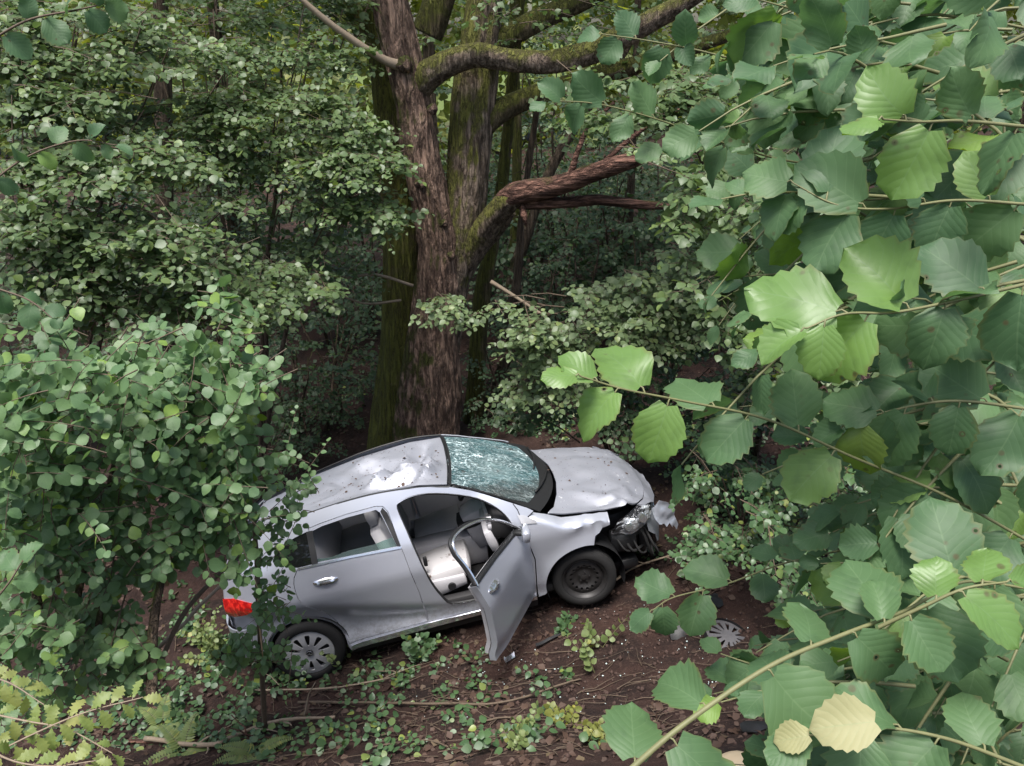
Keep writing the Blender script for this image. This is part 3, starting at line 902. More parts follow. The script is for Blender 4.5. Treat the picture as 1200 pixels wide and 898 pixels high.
for mir in (False, True):
    xf = crush if mir else None
    d = panel('rear_door', shrink(DOOR_R, .003), side, M_PAINT, holes=[WIN_R], mirror=mir, xf=xf)
    off = lambda dy: (lambda x, z: side(x, z) + np.array([0, -dy, 0]))
    panel('pillar_trim', [(.925, 1.112), (.835, 1.408), (.86, 1.436), (.895, 1.385), (.962, 1.10)], off(.004), M_BLACK, d, mirror=mir, xf=xf, thick=.004)
    panel('belt_trim', [(.03, 1.086), (.5, 1.096), (.96, 1.088), (.962, 1.106), (.5, 1.113), (.03, 1.102)], off(.006), M_CHROME, d, mirror=mir, xf=xf, thick=.005)
    if not mir:
        panel('broken_pane', [(.925, 1.10), (.905, 1.185), (.72, 1.155), (.50, 1.150), (.33, 1.125), (.205, 1.135), (.205, 1.10)], off(-.012), M_GLASS, d, thick=.004)
    else:
        panel('pane', WIN_R, off(-.012), M_GLASS, d, mirror=True, xf=xf, thick=.004)
    # handle: recessed bowl and grip
    hx, hz = .245, .942
    el = [(hx + .115 * math.cos(a), hz + .030 * math.sin(a)) for a in np.linspace(0, 2 * math.pi, 20, endpoint=False)]
    def grip(x, z):
        V = side(x, z)
        q = np.clip(1 - ((x - hx) / .115) ** 2 - ((z - hz) / .032) ** 2, 0, 1)
        V[:, 1] -= .004 + .030 * np.sqrt(q)
        return V
    panel('door_handle', el, grip, M_CHROME if not mir else M_PAINT, d, mirror=mir, xf=xf, step=.018, thick=.01)
    panel('divider_trim', [(.158, 1.104), (.212, 1.104), (.216, 1.372), (.158, 1.372)], off(.005), M_BLACK, d, mirror=mir, xf=xf, thick=.004)
    panel('quarter_window', shrink(QUARTER, -.004), off(-.006), M_GLASS_DARK, car, mirror=mir, xf=xf, thick=.006)
    # bright sill strip below the doors and black sill
    panel('sill_trim', [(.31, .165), (1.05, .205), (2.085, .252), (2.085, .300), (1.05, .262), (.31, .215)], off(.016), M_CHROME, car, mirror=mir, thick=.012)
    def und(x, z): return np.stack([x, -.80 - .30 * (z - .10), z], -1)
    panel('sill_skirt', [(.31, .09), (2.085, .17), (2.085, .256), (.31, .17)], und, M_BLACK, car, mirror=mir, thick=.02)
    # rear lamp, dark wrap of the rear window
    tl = panel('tail_light', [(-.715, .885), (-.60, .905), (-.42, .862), (-.45, .785), (-.53, .735), (-.66, .690), (-.728, .715)], off(.012), M_TAIL, car, mirror=mir, thick=.03, step=.03)
    panel('tailgate_glass_wrap', [(-.515, 1.12), (-.470, 1.25), (-.385, 1.375), (-.44, 1.37), (-.56, 1.20), (-.64, 1.085), (-.53, 1.095)], off(-.004), M_GLASS_DARK, car, mirror=mir, xf=xf, thick=.006)

# front fenders: the top edge rolls over to the hood
ZT = lambda x: np.interp(x, [2.05, 2.19, 2.32, 2.44, 2.80, 2.95, 3.2], [1.15, 1.125, 1.07, 1.005, .962, .94, .90])
def fender(x, v):
    x, v = np.asarray(x, float), np.asarray(v, float)
    z0 = ZT(x) - .07
    q = np.clip((v - z0) / .11, 0, 1)
    y0 = side_y(x, np.minimum(v, z0))
    z = np.where(v > z0, z0 + .07 * np.sin(q * math.pi / 2), v)
    y = y0 + (np.interp(x, [2.1, 2.3, 2.9], [.765, .745, .735]) - y0) * (1 - np.cos(q * math.pi / 2))
    return np.stack([x, -y, z], -1)
def fender_dent(x, v):
    V = fender(x, v)
    e = np.exp(-((x - 2.86) / .10) ** 2 - ((v - .92) / .10) ** 2)
    V[:, 1] += .05 * e
    V[:, 2] -= .02 * e
    V[:, 1] += .018 * np.exp(-((x - 2.62) / .06 - (v - .85) * 2) ** 2) * np.exp(-((v - .88) / .10) ** 2)
    cr_ = np.clip((x - 2.55) / .3, 0, 1)
    V[:, 1] += .005 * vnoise(np.stack([x * 7, v * 7, x * 0], 1))
    for (cx, cv, ang, wd, ln_, hg) in ((2.74, .90, .9, .05, .16, .035), (2.82, .93, -.4, .05, .12, -.03), (2.66, .95, 1.4, .045, .14, .025), (2.55, .86, .3, .05, .2, .015), (2.80, .86, 1.9, .04, .1, .03)):
        ca, sa = math.cos(ang), math.sin(ang)
        a_, b_ = (x - cx) * ca + (v - cv) * sa, -(x - cx) * sa + (v - cv) * ca
        w_ = np.clip(1 - np.abs(b_) / wd, 0, 1) * np.clip(1 - np.abs(a_) / ln_, 0, 1)
        V[:, 1] += hg * w_
        V[:, 2] += .15 * hg * w_
    return V
vt = lambda x: float(ZT(x)) + .04
ARCH_F = arc(2.57, .350, .385, 186, 72, 18)
FEND_R = [(2.10, .27), (2.165, .29)] + ARCH_F + [(2.715, .80), (2.80, .845), (2.875, .87), (2.885, vt(2.885)), (2.66, vt(2.66)), (2.44, vt(2.44)), (2.30, vt(2.30)), (2.19, vt(2.19)), (2.10, 1.10), (2.082, .95), (2.128, .70), (2.103, .42)]
fr = panel('front_fender', shrink(FEND_R, .003), fender_dent, M_PAINT, step=.04)
panel('corner_trim', [(2.035, 1.165), (2.06, 1.085), (2.20, 1.062), (2.19, 1.09), (2.10, 1.15)], lambda x, z: side(x, z) + np.array([0, -.010, 0]), M_COVER, car, thick=.01, step=.03)
FEND_L = [(2.10, .27), (2.165, .29)] + arc(2.57, .345, .405, 186, 10, 24) + [(3.06, .45), (3.10, .78), (3.04, vt(3.04)), (2.66, vt(2.66)), (2.44, vt(2.44)), (2.30, vt(2.30)), (2.19, vt(2.19)), (2.10, 1.10), (2.082, .95), (2.128, .70), (2.103, .42)]
panel('front_fender', shrink(FEND_L, .003), fender, M_PAINT, step=.045, mirror=True)

# hood
def hood_z(x, y):
    zc = np.interp(x, [2.2, 2.35, 2.5, 2.8, 3.05, 3.25, 3.36, 3.46], [1.13, 1.115, 1.085, 1.045, .995, .925, .865, .79])
    z = zc - .055 * np.abs(y / .72) ** 2.2 - .02 * np.exp(-((np.abs(y) - .42) / .07) ** 2) * np.clip((x - 2.3), 0, 1)
    z = z + .03 * np.exp(-((x - 3.05) / .16) ** 2 - ((y + .66) / .10) ** 2) - .035 * np.exp(-((x - 2.72) / .22) ** 2 - ((y + .60) / .13) ** 2)
    z = z + .016 * np.abs(vnoise(np.stack([x * 5 + y, y * 4, 0 * x], -1))) * np.exp(-((y + .35) / .45) ** 2)
    e = np.clip((x - 2.75) / .4, 0, 1) * np.clip((-.15 - y) / .4, 0, 1)
    for (cx, cy, ang, wd, ln_, hg) in ((3.02, -.50, .7, .10, .35, .045), (2.90, -.62, .1, .06, .4, -.035), (3.15, -.42, 1.5, .08, .25, .035), (2.75, -.45, -.4, .10, .35, .022), (3.05, -.66, -.9, .06, .18, .045), (2.85, -.15, .5, .12, .4, -.018), (3.2, .05, 1.2, .10, .3, .02)):
        ca, sa = math.cos(ang), math.sin(ang)
        a_, b_ = (x - cx) * ca + (y - cy) * sa, -(x - cx) * sa + (y - cy) * ca
        z = z + hg * np.clip(1 - np.abs(b_) / wd, 0, 1) * np.clip(1 - np.abs(a_) / ln_, 0, 1)
    return z + .008 * vnoise(np.stack([x * 7, y * 6, 0 * x + 4], -1))
HOOD = [(2.315, -.735), (2.40, -.62), (2.47, -.42), (2.512, -.2), (2.52, 0), (2.51, .2), (2.47, .42), (2.42, .6), (2.38, .735), (2.75, .728), (3.02, .715), (3.16, .67), (3.27, .55), (3.345, .35), (3.385, .12), (3.39, -.1), (3.36, -.32), (3.28, -.52), (3.17, -.66), (3.06, -.728), (2.80, -.728), (2.45, -.735)]
hood = panel('hood', shrink(HOOD, .004), lambda x, y: np.stack([x, y, hood_z(x, y)], -1), M_PAINT_HOOD, out=(0, 0, 1), step=.03)
NOSE = [(3.39, -.1), (3.36, -.32), (3.28, -.52), (3.19, -.64), (3.27, -.63), (3.40, -.48), (3.47, -.28), (3.50, -.05), (3.50, .2), (3.46, .42), (3.38, .60), (3.24, .73), (3.10, .75), (3.16, .67), (3.27, .55), (3.345, .35), (3.385, .12)]
def nose(x, y):
    r = np.hypot(np.maximum(x - 2.7, 0), y * .55)
    z = hood_z(np.minimum(x, 3.46), y) - np.clip(x - 3.36, 0, 1) * .35
    z = z + .012 * vnoise(np.stack([x * 14, y * 11, 0 * x], -1))
    return np.stack([x, y, z], -1)
panel('nose_panel', shrink(NOSE, .003), nose, M_PAINT_TOP, out=(0, 0, 1), step=.03)

# roof, pressed in; creases: (x, y, angle, half width, half length, height)
CREASES = [(.05, .05, .5, .13, .4, -.04), (.2, -.35, .25, .10, .45, .03), (-.15, .1, 1.2, .12, .35, .03), (.40, -.42, -.3, .08, .3, -.025), (1.15, -.25, .35, .16, .42, .055), (.80, .10, -.5, .20, .50, -.060), (.95, -.42, .05, .10, .40, -.035), (.55, -.20, .9, .17, .35, .040), (1.25, .22, 1.3, .15, .35, -.06), (1.30, -.36, .9, .08, .22, .05), (.9, -.2, .75, .07, .35, .045), (.45, .05, -.9, .09, .4, -.05), (.30, .15, .2, .20, .55, .035),
           (.75, -.05, 1.9, .10, .30, .030), (1.32, -.10, -.7, .10, .28, .035), (.10, -.25, -.15, .12, .5, -.025), (.62, .35, .6, .14, .3, .040), (1.05, .05, .15, .08, .30, .030)]
def roof(x, y):
    zn = np.interp(x, [-.5, -.36, -.155, .142, .495, .848, 1.222, 1.485], [1.33, 1.400, 1.456, 1.503, 1.541, 1.556, 1.530, 1.488])
    zf = np.interp(x, [-.5, -.27, .13, .6, 1.15, 1.5], [1.16, 1.22, 1.355, 1.446, 1.505, 1.49])
    s = (y + .575) / 1.15
    z = zn + (zf - zn) * s - .045 * np.sin(np.clip(s, 0, 1) * math.pi) * np.clip((1.5 - x) * 2, 0, 1) * np.clip((x + .5) * 3, 0, 1)
    rolled = np.clip((np.abs(y) - .50) / .075, 0, 1)
    z = z - .012 * rolled ** 2
    # sharp folds running across the skin
    p = np.stack([x * 1.5 + y * 1.0, y * 2.1 - x * .5, 0 * x], -1)
    edge = np.clip(1 - (np.abs(y) / .575) ** 6, 0, 1)
    n1 = vnoise(p * 1.6 + 5)
    fold = .030 + .022 * vnoise(p * 1.3) + .004 * vnoise(p * 5)
    for (cx, cy, ang, wd, ln_, hg) in CREASES:
        ca, sa = math.cos(ang), math.sin(ang)
        a_, b_ = (x - cx) * ca + (y - cy) * sa, -(x - cx) * sa + (y - cy) * ca
        fold = fold + 2.5 * hg * np.clip(1 - np.abs(b_) / wd, 0, 1) * np.clip(1 - np.abs(a_) / ln_, 0, 1)
    front = np.clip((x - .35) * 2, 0.35, 1)
    z = z + (fold - .030) * edge * front * np.clip((1.48 - x) * 8, 0, 1)
    return np.stack([x, y, z], -1)
ROOF = [(1.475, -.560), (1.495, -.3), (1.50, 0), (1.495, .3), (1.475, .56), (1.1, .572), (.6, .572), (.1, .572), (-.3, .56), (-.44, .50), (-.50, .25), (-.51, 0), (-.50, -.25), (-.46, -.46), (-.37, -.555), (-.15, -.575), (.142, -.567), (.495, -.543), (.848, -.535), (1.222, -.548)]
panel('roof', shrink(ROOF, .004), roof, M_PAINT_TOP, out=(0, 0, 1), step=.028)
panel('headliner', shrink(ROOF, .03), lambda x, y: roof(x, y) - np.array([0, 0, .045]), M_DARKTRIM, out=(0, 0, 1), step=.12, thick=.004)

# windscreen
def wscreen(u, w):
    u, w = np.asarray(u, float), np.asarray(w, float)
    top = np.stack([1.482 + .035 * (1 - u ** 2), .565 * u, 1.492 + .016 * (1 - u ** 2)], -1)
    bx = 2.300 + .045 * u + .205 * (1 - u ** 2)
    bot = np.stack([bx, .715 * u, 1.112 + .015 * u - .055 * (1 - u ** 2)], -1)
    V = top + (bot - top) * w[..., None]
    V[..., 2] += .035 * np.sin(w * math.pi) * (1 - .3 * u ** 2)
    ed = np.clip(1 - u ** 8, 0, 1) * np.sin(np.clip(w, 0, 1) * math.pi)
    V[..., 2] += ed * (.022 * vnoise(np.stack([u * 2.5, w * 3.5, 0 * u], -1)) - .02 * np.exp(-((u + .2) / .5) ** 2))
    return V
ring = lambda a, b, c, d, n=1: [(a, c), (b, c), (b, d), (a, d)]
GL = [(-.955, .035), (-.965, .30), (-.955, .66), (-.89, .84), (-.5, .86), (0, .865), (.5, .86), (.86, .85), (.93, .70), (.955, .30), (.955, .035), (.5, .03), (0, .03), (-.5, .03)]
ws = panel('windscreen', shrink(GL, -.004), wscreen, M_SHATTER, out=(0, 0, 1), step=.05, thick=.005)
panel('windscreen_surround', [(-1, 0.0), (0, 0.0), (1, 0.0), (1, 1.0), (.5, 1.0), (0, 1.0), (-.5, 1.0), (-1, 1.0)], lambda u, w: wscreen(u, w) - np.array([0, 0, .006]), M_BLACK, ws, holes=[shrink(GL, .02)], out=(0, 0, 1), step=.06, thick=.006)
def wiper(u0, w0, u1, w1):
    t = np.linspace(0, 1, 8)
    P = wscreen(u0 + (u1 - u0) * t, w0 + (w1 - w0) * t) + np.array([0, 0, .02])
    V, F = tube_arrays(P, .009, 6)
    mobj('wiper', np_mesh('wiper', V, F), M_BLACK, car)
wiper(.15, .97, -.62, .86)
wiper(.85, .97, .05, .83)
# black gasket lines: A-pillar joint and header
def car_tube(name, P, r, mat, parent=None, sides=6):
    V, F = tube_arrays(P, r, sides)
    return mobj(name, np_mesh(name, V, F, sharp=60), mat, parent or car)
hp = wscreen(np.linspace(-1, 1, 14), np.full(14, -.012)) + np.array([0, 0, .0])
car_tube('header_seal', hp, .006, M_BLACK)
for mir in (1, -1):
    re = np.array([(x, -side_y(x, z) * mir, z) for x, z in catmull(ROOF_EDGE, 4)])
    if mir < 0: re = crush(re)
    car_tube('roof_seal', re + np.array([0, .006 * mir, -.004]), .009, M_BLACK)
sx = np.array([[x, -side_y(x, z) - .003, z] for x, z in [(2.02, 1.255), (2.05, 1.20), (2.06, 1.15)]])
car_tube('pillar_joint', sx, .004, M_BLACK)

# tailgate, rear glass and bumper
def tail(y, z):
    x = np.interp(z, [.3, .55, .8, .95, 1.06, 1.42], [-.77, -.80, -.80, -.77, -.70, -.47]) + .10 * np.abs(y / .72) ** 3
    V = np.stack([x, y, z], -1)
    left = np.clip(y / .6 * .5 + .5, 0, 1)
    hi = V[:, 2] > 1.0
    V[hi, 2] = 1.0 + (V[hi, 2] - 1.0) * (1 - .5 * left[hi])
    return V
TG = [(-.66, .56), (.66, .56), (.70, .80), (.70, 1.0), (.60, 1.30), (.52, 1.40), (0, 1.415), (-.52, 1.40), (-.58, 1.30), (-.68, 1.0), (-.70, .80)]
RW = [(-.58, 1.06), (.58, 1.06), (.50, 1.33), (0, 1.35), (-.50, 1.33)]
tg = panel('tailgate', TG, tail, M_PAINT, holes=[RW], out=(-1, 0, 0), step=.07)
panel('rear_window', shrink(RW, .004), tail, M_GLASS_DARK, tg, out=(-1, 0, 0), step=.1, thick=.005)
panel('number_plate_recess', [(-.28, .70), (.28, .70), (.28, .83), (-.28, .83)], lambda y, z: tail(y, z) - np.array([.004, 0, 0]), M_BLACK, tg, out=(-1, 0, 0), step=.1, thick=.004)
def wrap(x0, dx, wid, p):
    def f(s, z):
        s = np.asarray(s, float)
        a = s * math.pi / 2
        c, n = np.cos(a), np.sin(a)
        y = wid * np.sign(n) * np.abs(n) ** p
        x = x0 + dx * np.abs(c) ** p
        return x, y
    return f
rbf = wrap(-.47, -.36, .765, .55)
def rbump(s, z):
    x, y = rbf(s, z)
    k = 1 - .10 * np.clip((.30 - z) / .2, 0, 1)
    return np.stack([x, y * k, z], -1)
panel('rear_bumper', [(-1, .18), (0, .15), (1, .18), (1, .56), (0, .57), (-1, .56)], rbump, M_PAINT, out=(-1, 0, 0), step=.06, thick=.01)
fbf = wrap(2.98, .55, .80, .6)
def fbump(s, z):
    x, y = fbf(s, z)
    x = x - .06 * np.clip((z - .5) / .25, 0, 1) - .05 * np.clip((.4 - z) / .2, 0, 1)
    q = np.exp(-((s + .5) / .4) ** 2)
    x = x - .10 * q + .02 * vnoise(np.stack([s * 9, z * 9, s * 0], -1))
    return np.stack([x, y, z], -1)
FB = [(1, .25), (.4, .22), (-.1, .22), (-.22, .30), (-.26, .36), (-.38, .41), (-.40, .50), (-.52, .60), (-.50, .70), (-.3, .735), (.2, .75), (.7, .76), (1, .74)]
GR = [(-.2, .56), (.3, .57), (.33, .69), (-.22, .68)]
fb = panel('front_bumper', FB, fbump, M_PAINT, holes=[GR], out=(1, 0, 0), step=.035, thick=.008)
panel('grille', shrink(GR, -.006), lambda s, z: fbump(s, z) - np.array([.025, 0, 0]), M_BLACK, fb, out=(1, 0, 0), step=.08, thick=.02)
for zz in (.59, .625, .66):
    s = np.linspace(-.2, .31, 12)
    car_tube('grille_bar', fbump(s, np.full(12, zz)), .008, M_CHROME, fb)
# torn bumper corner hanging from the headlight
SH = [(0, .02), (.10, .06), (.19, .0), (.26, -.10), (.245, -.16), (.275, -.27), (.25, -.31), (.215, -.24), (.20, -.26), (.175, -.20), (.13, -.21), (.11, -.17), (.05, -.14), (.01, -.07)]
def shard(a, b):
    x = 3.33 + a
    z = .80 + b
    y = -.66 + .55 * np.maximum(a - .02, 0) ** 1.4 + .05 * np.sin(9 * a + 6 * b) + .02 * vnoise(np.stack([a * 18, b * 18, a * 0], -1))
    return np.stack([x, y, z], -1)
panel('bumper_shard', SH, shard, M_PAINT, out=(.3, -1, 0), step=.025, thick=.005)
car_tube('trim_strip', np.array([(3.58, -.35, .52), (3.63, -.38, .62), (3.66, -.40, .78)]), .008, M_CHROME)

# headlights
HL = list(map(tuple, catmull([(2.885, .700), (2.99, .820), (3.10, .875), (3.215, .895), (3.325, .868), (3.35, .78), (3.22, .665), (3.06, .625), (2.94, .64)], 3, True)))
def hl_right(off):
    def f(x, z):
        y = -.755 + .42 * np.maximum(x - 2.93, 0) ** 1.6 + .20 * np.maximum(z - .74, 0)
        q = np.clip(1 - ((x - 3.12) / .25) ** 2 - ((z - .77) / .16) ** 2, 0, 1)
        return np.stack([x, y - .035 * q + off, z], -1)
    return f
def hl_left(off):
    f0 = hl_right(off + .03)
    return lambda x, z: f0(x, z) + np.array([0, 0, -.07])
for mir in (False, True):
    hl = hl_left if mir else hl_right
    h = panel('headlight', HL, hl(0), M_LENS, mirror=mir, step=.03, thick=.005)
    panel('reflector', shrink(HL, .012), lambda x, z: hl(.05)(x, z) + np.stack([0 * x, .035 * vnoise(np.stack([x * 11, z * 9, 0 * x], -1)), 0 * x], -1), M_REFL, h, mirror=mir, step=.03, thick=.004)
    panel('housing', shrink(HL, .02), lambda x, z: hl(.090)(x, z) - np.array([0, 0, .03]), M_BLACK, h, mirror=mir, step=.05, thick=.02)
    sg = -1 if mir else 1
    for (x, z, r) in ((3.06, .735, .045), (3.20, .80, .050)):
        V, F = tube_arrays(np.array([(x, -.70 * sg, z), (x + .01, -.735 * sg, z - .002), (x + .012, -.745 * sg, z)]), [r, r, r * .8], 16)
        mobj('projector', np_mesh('projector', V, F, sharp=40), M_CHROME, h)

# engine bay: dark mass visible under the headlight
def rbox(sx, sy, sz, bev=.03, seg=3, taper=None, wob=0.0, seed=0):
    """rounded box, arrays"""
    n = 6
    import itertools
    Vs, Fs, off = [], [], 0
    g = np.linspace(-1, 1, n)
    for ax in range(3):
        for s in (-1, 1):
            a, b = np.meshgrid(g, g, indexing='ij')
            P = np.zeros((n, n, 3))
            P[..., ax] = s
            P[..., (ax + 1) % 3] = a
            P[..., (ax + 2) % 3] = b
            Vs.append(P.reshape(-1, 3))
            i, j = np.meshgrid(np.arange(n - 1), np.arange(n - 1), indexing='ij')
            f = np.stack([i * n + j, (i + 1) * n + j, (i + 1) * n + j + 1, i * n + j + 1], -1).reshape(-1, 4)
            if s < 0: f = f[:, ::-1]
            Fs.append(f + off)
            off += n * n
    V = np.vstack(Vs)
    h = np.array([sx, sy, sz]) / 2
    bev = min(bev, h.min() * .98)
    # place inner grid lines at the bevel edge
    lim = (h - bev) / h
    u = np.sign(V) * np.interp(np.abs(V), [0, .2, .6, 1], [0, .2, .97, 1])
    Q = u * h
    inner = np.clip(Q, -(h - bev), h - bev)
    d = Q - inner
    L = np.linalg.norm(d, axis=1, keepdims=True)
    V = inner + np.where(L > 1e-9, d / np.maximum(L, 1e-9) * bev, 0)
    if taper is not None: V = taper(V)
    if wob: V = V + wob * np.stack([vnoise(V * 6 + seed + k * 9) for k in range(3)], 1)
    # merge doubles
    key = np.round(V, 5)
    _, idx, inv = np.unique(key, axis=0, return_index=True, return_inverse=True)
    inv = inv.ravel()
    F = inv[np.concatenate(Fs)]
    return V[idx], [F]
def place(V, loc, rot=(0, 0, 0)):
    from mathutils import Euler
    M = np.array(Euler(rot).to_matrix())
    return V @ M.T + np.array(loc)
def car_box(name, size, loc, mat, rot=(0, 0, 0), bev=.03, parent=None, taper=None, wob=0, seed=0):
    V, F = rbox(*size, bev=bev, taper=taper, wob=wob, seed=seed)
    return mobj(name, np_mesh(name, place(V, loc, rot), F, sharp=50), mat, parent or car)
car_box('engine_block', (.62, 1.05, .38), (2.86, .0, .60), M_BLACK, bev=.05, wob=.02)
car_box('radiator', (.10, 1.15, .42), (3.24, .02, .52), M_DARKTRIM, bev=.02, wob=.012)
car_box('washer_tank', (.28, .16, .22), (3.02, -.60, .54), M_BLACK, bev=.05, wob=.02, seed=4)
car_box('crash_box', (.30, .10, .12), (3.20, -.46, .47), M_STEEL, bev=.02, wob=.01, seed=8)
for k in range(5):
    g = np.random.default_rng(60 + k)
    P = catmull([(2.92 + .08 * k, -.60 + .03 * k, .66), (3.0 + .07 * k, -.70 + g.normal(0, .03), .52 + g.normal(0, .04)), (3.1 + .06 * k, -.66, .40 + g.normal(0, .04)), (3.2 + .04 * k, -.5, .36)], 5)
    car_tube('hose', P, .011 + .004 * (k % 2), M_RUBBER)
# wheel arch liners
for wname, (wx, wy, wz) in WHEELS.items():
    sg = 1 if wy < 0 else -1
    a = np.radians(np.linspace(-20, 200, 24))
    y = np.array([.845, .55]) * -sg
    V = np.array([[wx + .385 * math.cos(t), yy, wz + .385 * math.sin(t)] for t in a for yy in y] + [[wx, .55 * -sg, wz]])
    F = np.array([[2 * i, 2 * i + 1, 2 * i + 3, 2 * i + 2] for i in range(23)])
    T = np.array([[2 * i + 1, len(V) - 1, 2 * i + 3] for i in range(23)])
    mobj('wheel_arch_liner', np_mesh('wheel_arch_liner', V, [F, T]), M_BLACK, car)

# wheels
def lathe(prof, n=48):
    P = np.array(prof)
    a = np.arange(n) / n * 2 * math.pi
    V = np.stack([np.outer(P[:, 0], np.cos(a)), np.repeat(P[:, 1:2], n, 1), np.outer(P[:, 0], np.sin(a))], -1).reshape(-1, 3)
    i, j = np.meshgrid(np.arange(len(P) - 1), np.arange(n), indexing='ij')
    j2 = (j + 1) % n
    F = np.stack([i * n + j, i * n + j2, (i + 1) * n + j2, (i + 1) * n + j], -1).reshape(-1, 4)
    return V, [F]
def disc(outer_r, holes, prof, thick=.006, step=.025):
    circ = arc(0, 0, outer_r, 0, 352.5, 48)
    V2, F = flat_panel(circ, holes, step)
    r = np.hypot(V2[:, 0], V2[:, 1])
    V = np.stack([V2[:, 0], prof(r), V2[:, 1]], -1)
    return thicken(V, F, thick, (0, -1, 0))
def wheel(key, cover, rot=(0, 0, 0), spin=0.0, sc=1.0):
    wx, wy, wz = WHEELS[key]
    sg = 1 if wy < 0 else -1
    tyre = lathe([(.222, -.085), (.228, -.10), (.25, -.112), (.285, -.108), (.308, -.094), (.322, -.075), (.325, -.055), (.317, -.050), (.317, -.044), (.326, -.040), (.327, -.004), (.318, 0), (.318, .006), (.327, .010), (.326, .042), (.317, .046), (.317, .052), (.324, .058), (.32, .080), (.30, .10), (.25, .11), (.205, .09)], 64)
    def xf(V):
        c, s = math.cos(spin), math.sin(spin)
        V = V @ np.array([[c, 0, s], [0, 1, 0], [-s, 0, c]]).T
        V = V * np.array([1, sg, 1]) * sc
        return place(V, (wx, wy, wz), rot)
    def mk(name, VF, mat, parent, sharp=40):
        V, Fs = VF
        V = xf(V)
        if sg < 0: Fs = [np.asarray(f)[:, ::-1] for f in Fs]
        return mobj(name, np_mesh(name, V, Fs, sharp=sharp), mat, parent)
    w = mk('wheel', tyre, M_RUBBER, car)
    rim = lathe([(.226, -.092), (.222, -.098), (.212, -.090), (.192, -.06), (.185, .0), (.19, .09)], 48)
    mk('rim', rim, M_STEEL if not cover else M_COVER, w)
    if cover:
        holes = []
        for k in range(10):
            a = 2 * math.pi * k / 10 + .31
            pts = []
            for rr, da in ((.085, .10), (.13, .17), (.180, .175), (.192, .10), (.192, -.10), (.180, -.175), (.13, -.17), (.085, -.10)):
                pts.append((rr * math.cos(a + da * .78), rr * math.sin(a + da * .78)))
            holes.append(pts)
        mk('wheel_cover', disc(.222, holes, lambda r: -.098 - .012 * np.sin(np.clip(r / .222, 0, 1) * math.pi) + .006 * np.clip((.08 - r) / .05, 0, 1), .010), M_COVER, w)
        mk('backing', disc(.19, [], lambda r: -.060 + 0 * r, .004, .06), M_BLACK, w)
        cap = mk('hub_cap', disc(.034, [], lambda r: -.112 + .1 * r, .02, .02), M_BLACK, w)
        star = []
        for k in range(3):
            a = math.pi / 2 + k * 2 * math.pi / 3
            star.append(tube_arrays(np.array([(0, -.115, 0), (.024 * math.cos(a), -.115, .024 * math.sin(a))]), [.005, .0015], 5))
        ra = np.linspace(0, 2 * math.pi, 21)
        star.append(tube_arrays(np.stack([.027 * np.cos(ra), -.115 + 0 * ra, .027 * np.sin(ra)], 1), .003, 5, cap=False))
        mk('emblem', join(star), M_CHROME, cap)
    else:
        holes = [arc(.135 * math.cos(2 * math.pi * k / 15), .135 * math.sin(2 * math.pi * k / 15), .0155, 0, 324, 10) for k in range(15)]
        mk('steel_disc', disc(.197, holes, lambda r: np.interp(r, [0, .05, .075, .105, .135, .165, .197], [-.052, -.050, -.035, -.045, -.066, -.060, -.045]), .006, .022), M_STEEL, w)
        mk('backing', disc(.18, [], lambda r: -.01 + 0 * r, .004, .06), M_DARKTRIM, w)
        mk('hub_cap', disc(.030, [], lambda r: -.066 + 6 * r * r, .02, .015), M_STEEL, w)
        for k in range(5):
            a = 2 * math.pi * k / 5 + .3
            V, F = tube_arrays(np.array([(.052 * math.cos(a), -.040, .052 * math.sin(a)), (.052 * math.cos(a), -.060, .052 * math.sin(a))]), .009, 6)
            mk('wheel_bolt', (V, F), M_STEEL, w)
    return w
wheel('rr', True, spin=.1)
wheel('fr', False, rot=(0, 0, R(-7)), spin=.2, sc=.95)
wheel('rl', True)
wheel('fl', False)

# front door, swung open
HINGE = np.array([2.085, -.868, 0])
DANG = R(64)
def swing(V):
    c, s = math.cos(DANG), math.sin(DANG)
    V = V - HINGE
    V = np.stack([V[:, 0] * c - V[:, 1] * s, V[:, 0] * s + V[:, 1] * c, V[:, 2]], 1)
    V[:, 2] += .125 * np.hypot(V[:, 0], V[:, 1])
    return V + HINGE + DOOR_SHIFT
DOOR_SHIFT = np.array([0, -.012, 0])
DOOR_F = [(2.065, 1.075), (2.072, .95), (2.118, .70), (2.095, .42), (2.085, .31), (1.60, .305), (1.07, .30), (1.048, .614), (.992, 1.006), (.972, 1.085), (1.4, 1.094), (1.8, 1.085)]
fd = panel('front_door', DOOR_F, side, M_PAINT, thick=.055, xf=swing, step=.05)
panel('door_trim', shrink(DOOR_F, .035), lambda x, z: side(x, z) + np.array([0, .062, 0]), M_TRIM, fd, thick=.045, xf=swing)
panel('edge_seal', shrink(DOOR_F, .004), lambda x, z: side(x, z) + np.array([0, .0565, 0]), M_BLACK, fd, thick=.004, xf=swing)
panel('belt_trim', [(.975, 1.082), (1.4, 1.091), (2.05, 1.072), (2.05, 1.090), (1.4, 1.110), (.975, 1.100)], lambda x, z: side(x, z) + np.array([0, -.004, 0]), M_BLACK, fd, thick=.05, xf=swing)
hx2, hz2 = 1.20, .955
el = [(hx2 + .105 * math.cos(a), hz2 + .036 * math.sin(a)) for a in np.linspace(0, 2 * math.pi, 20, endpoint=False)]
def grip2(x, z):
    V = side(x, z)
    q = np.clip(1 - ((x - hx2) / .105) ** 2 - ((z - hz2) / .036) ** 2, 0, 1)
    V[:, 1] -= .004 + .030 * np.sqrt(q)
    return V
panel('door_handle', el, grip2, M_CHROME, fd, xf=swing, step=.018, thick=.01)
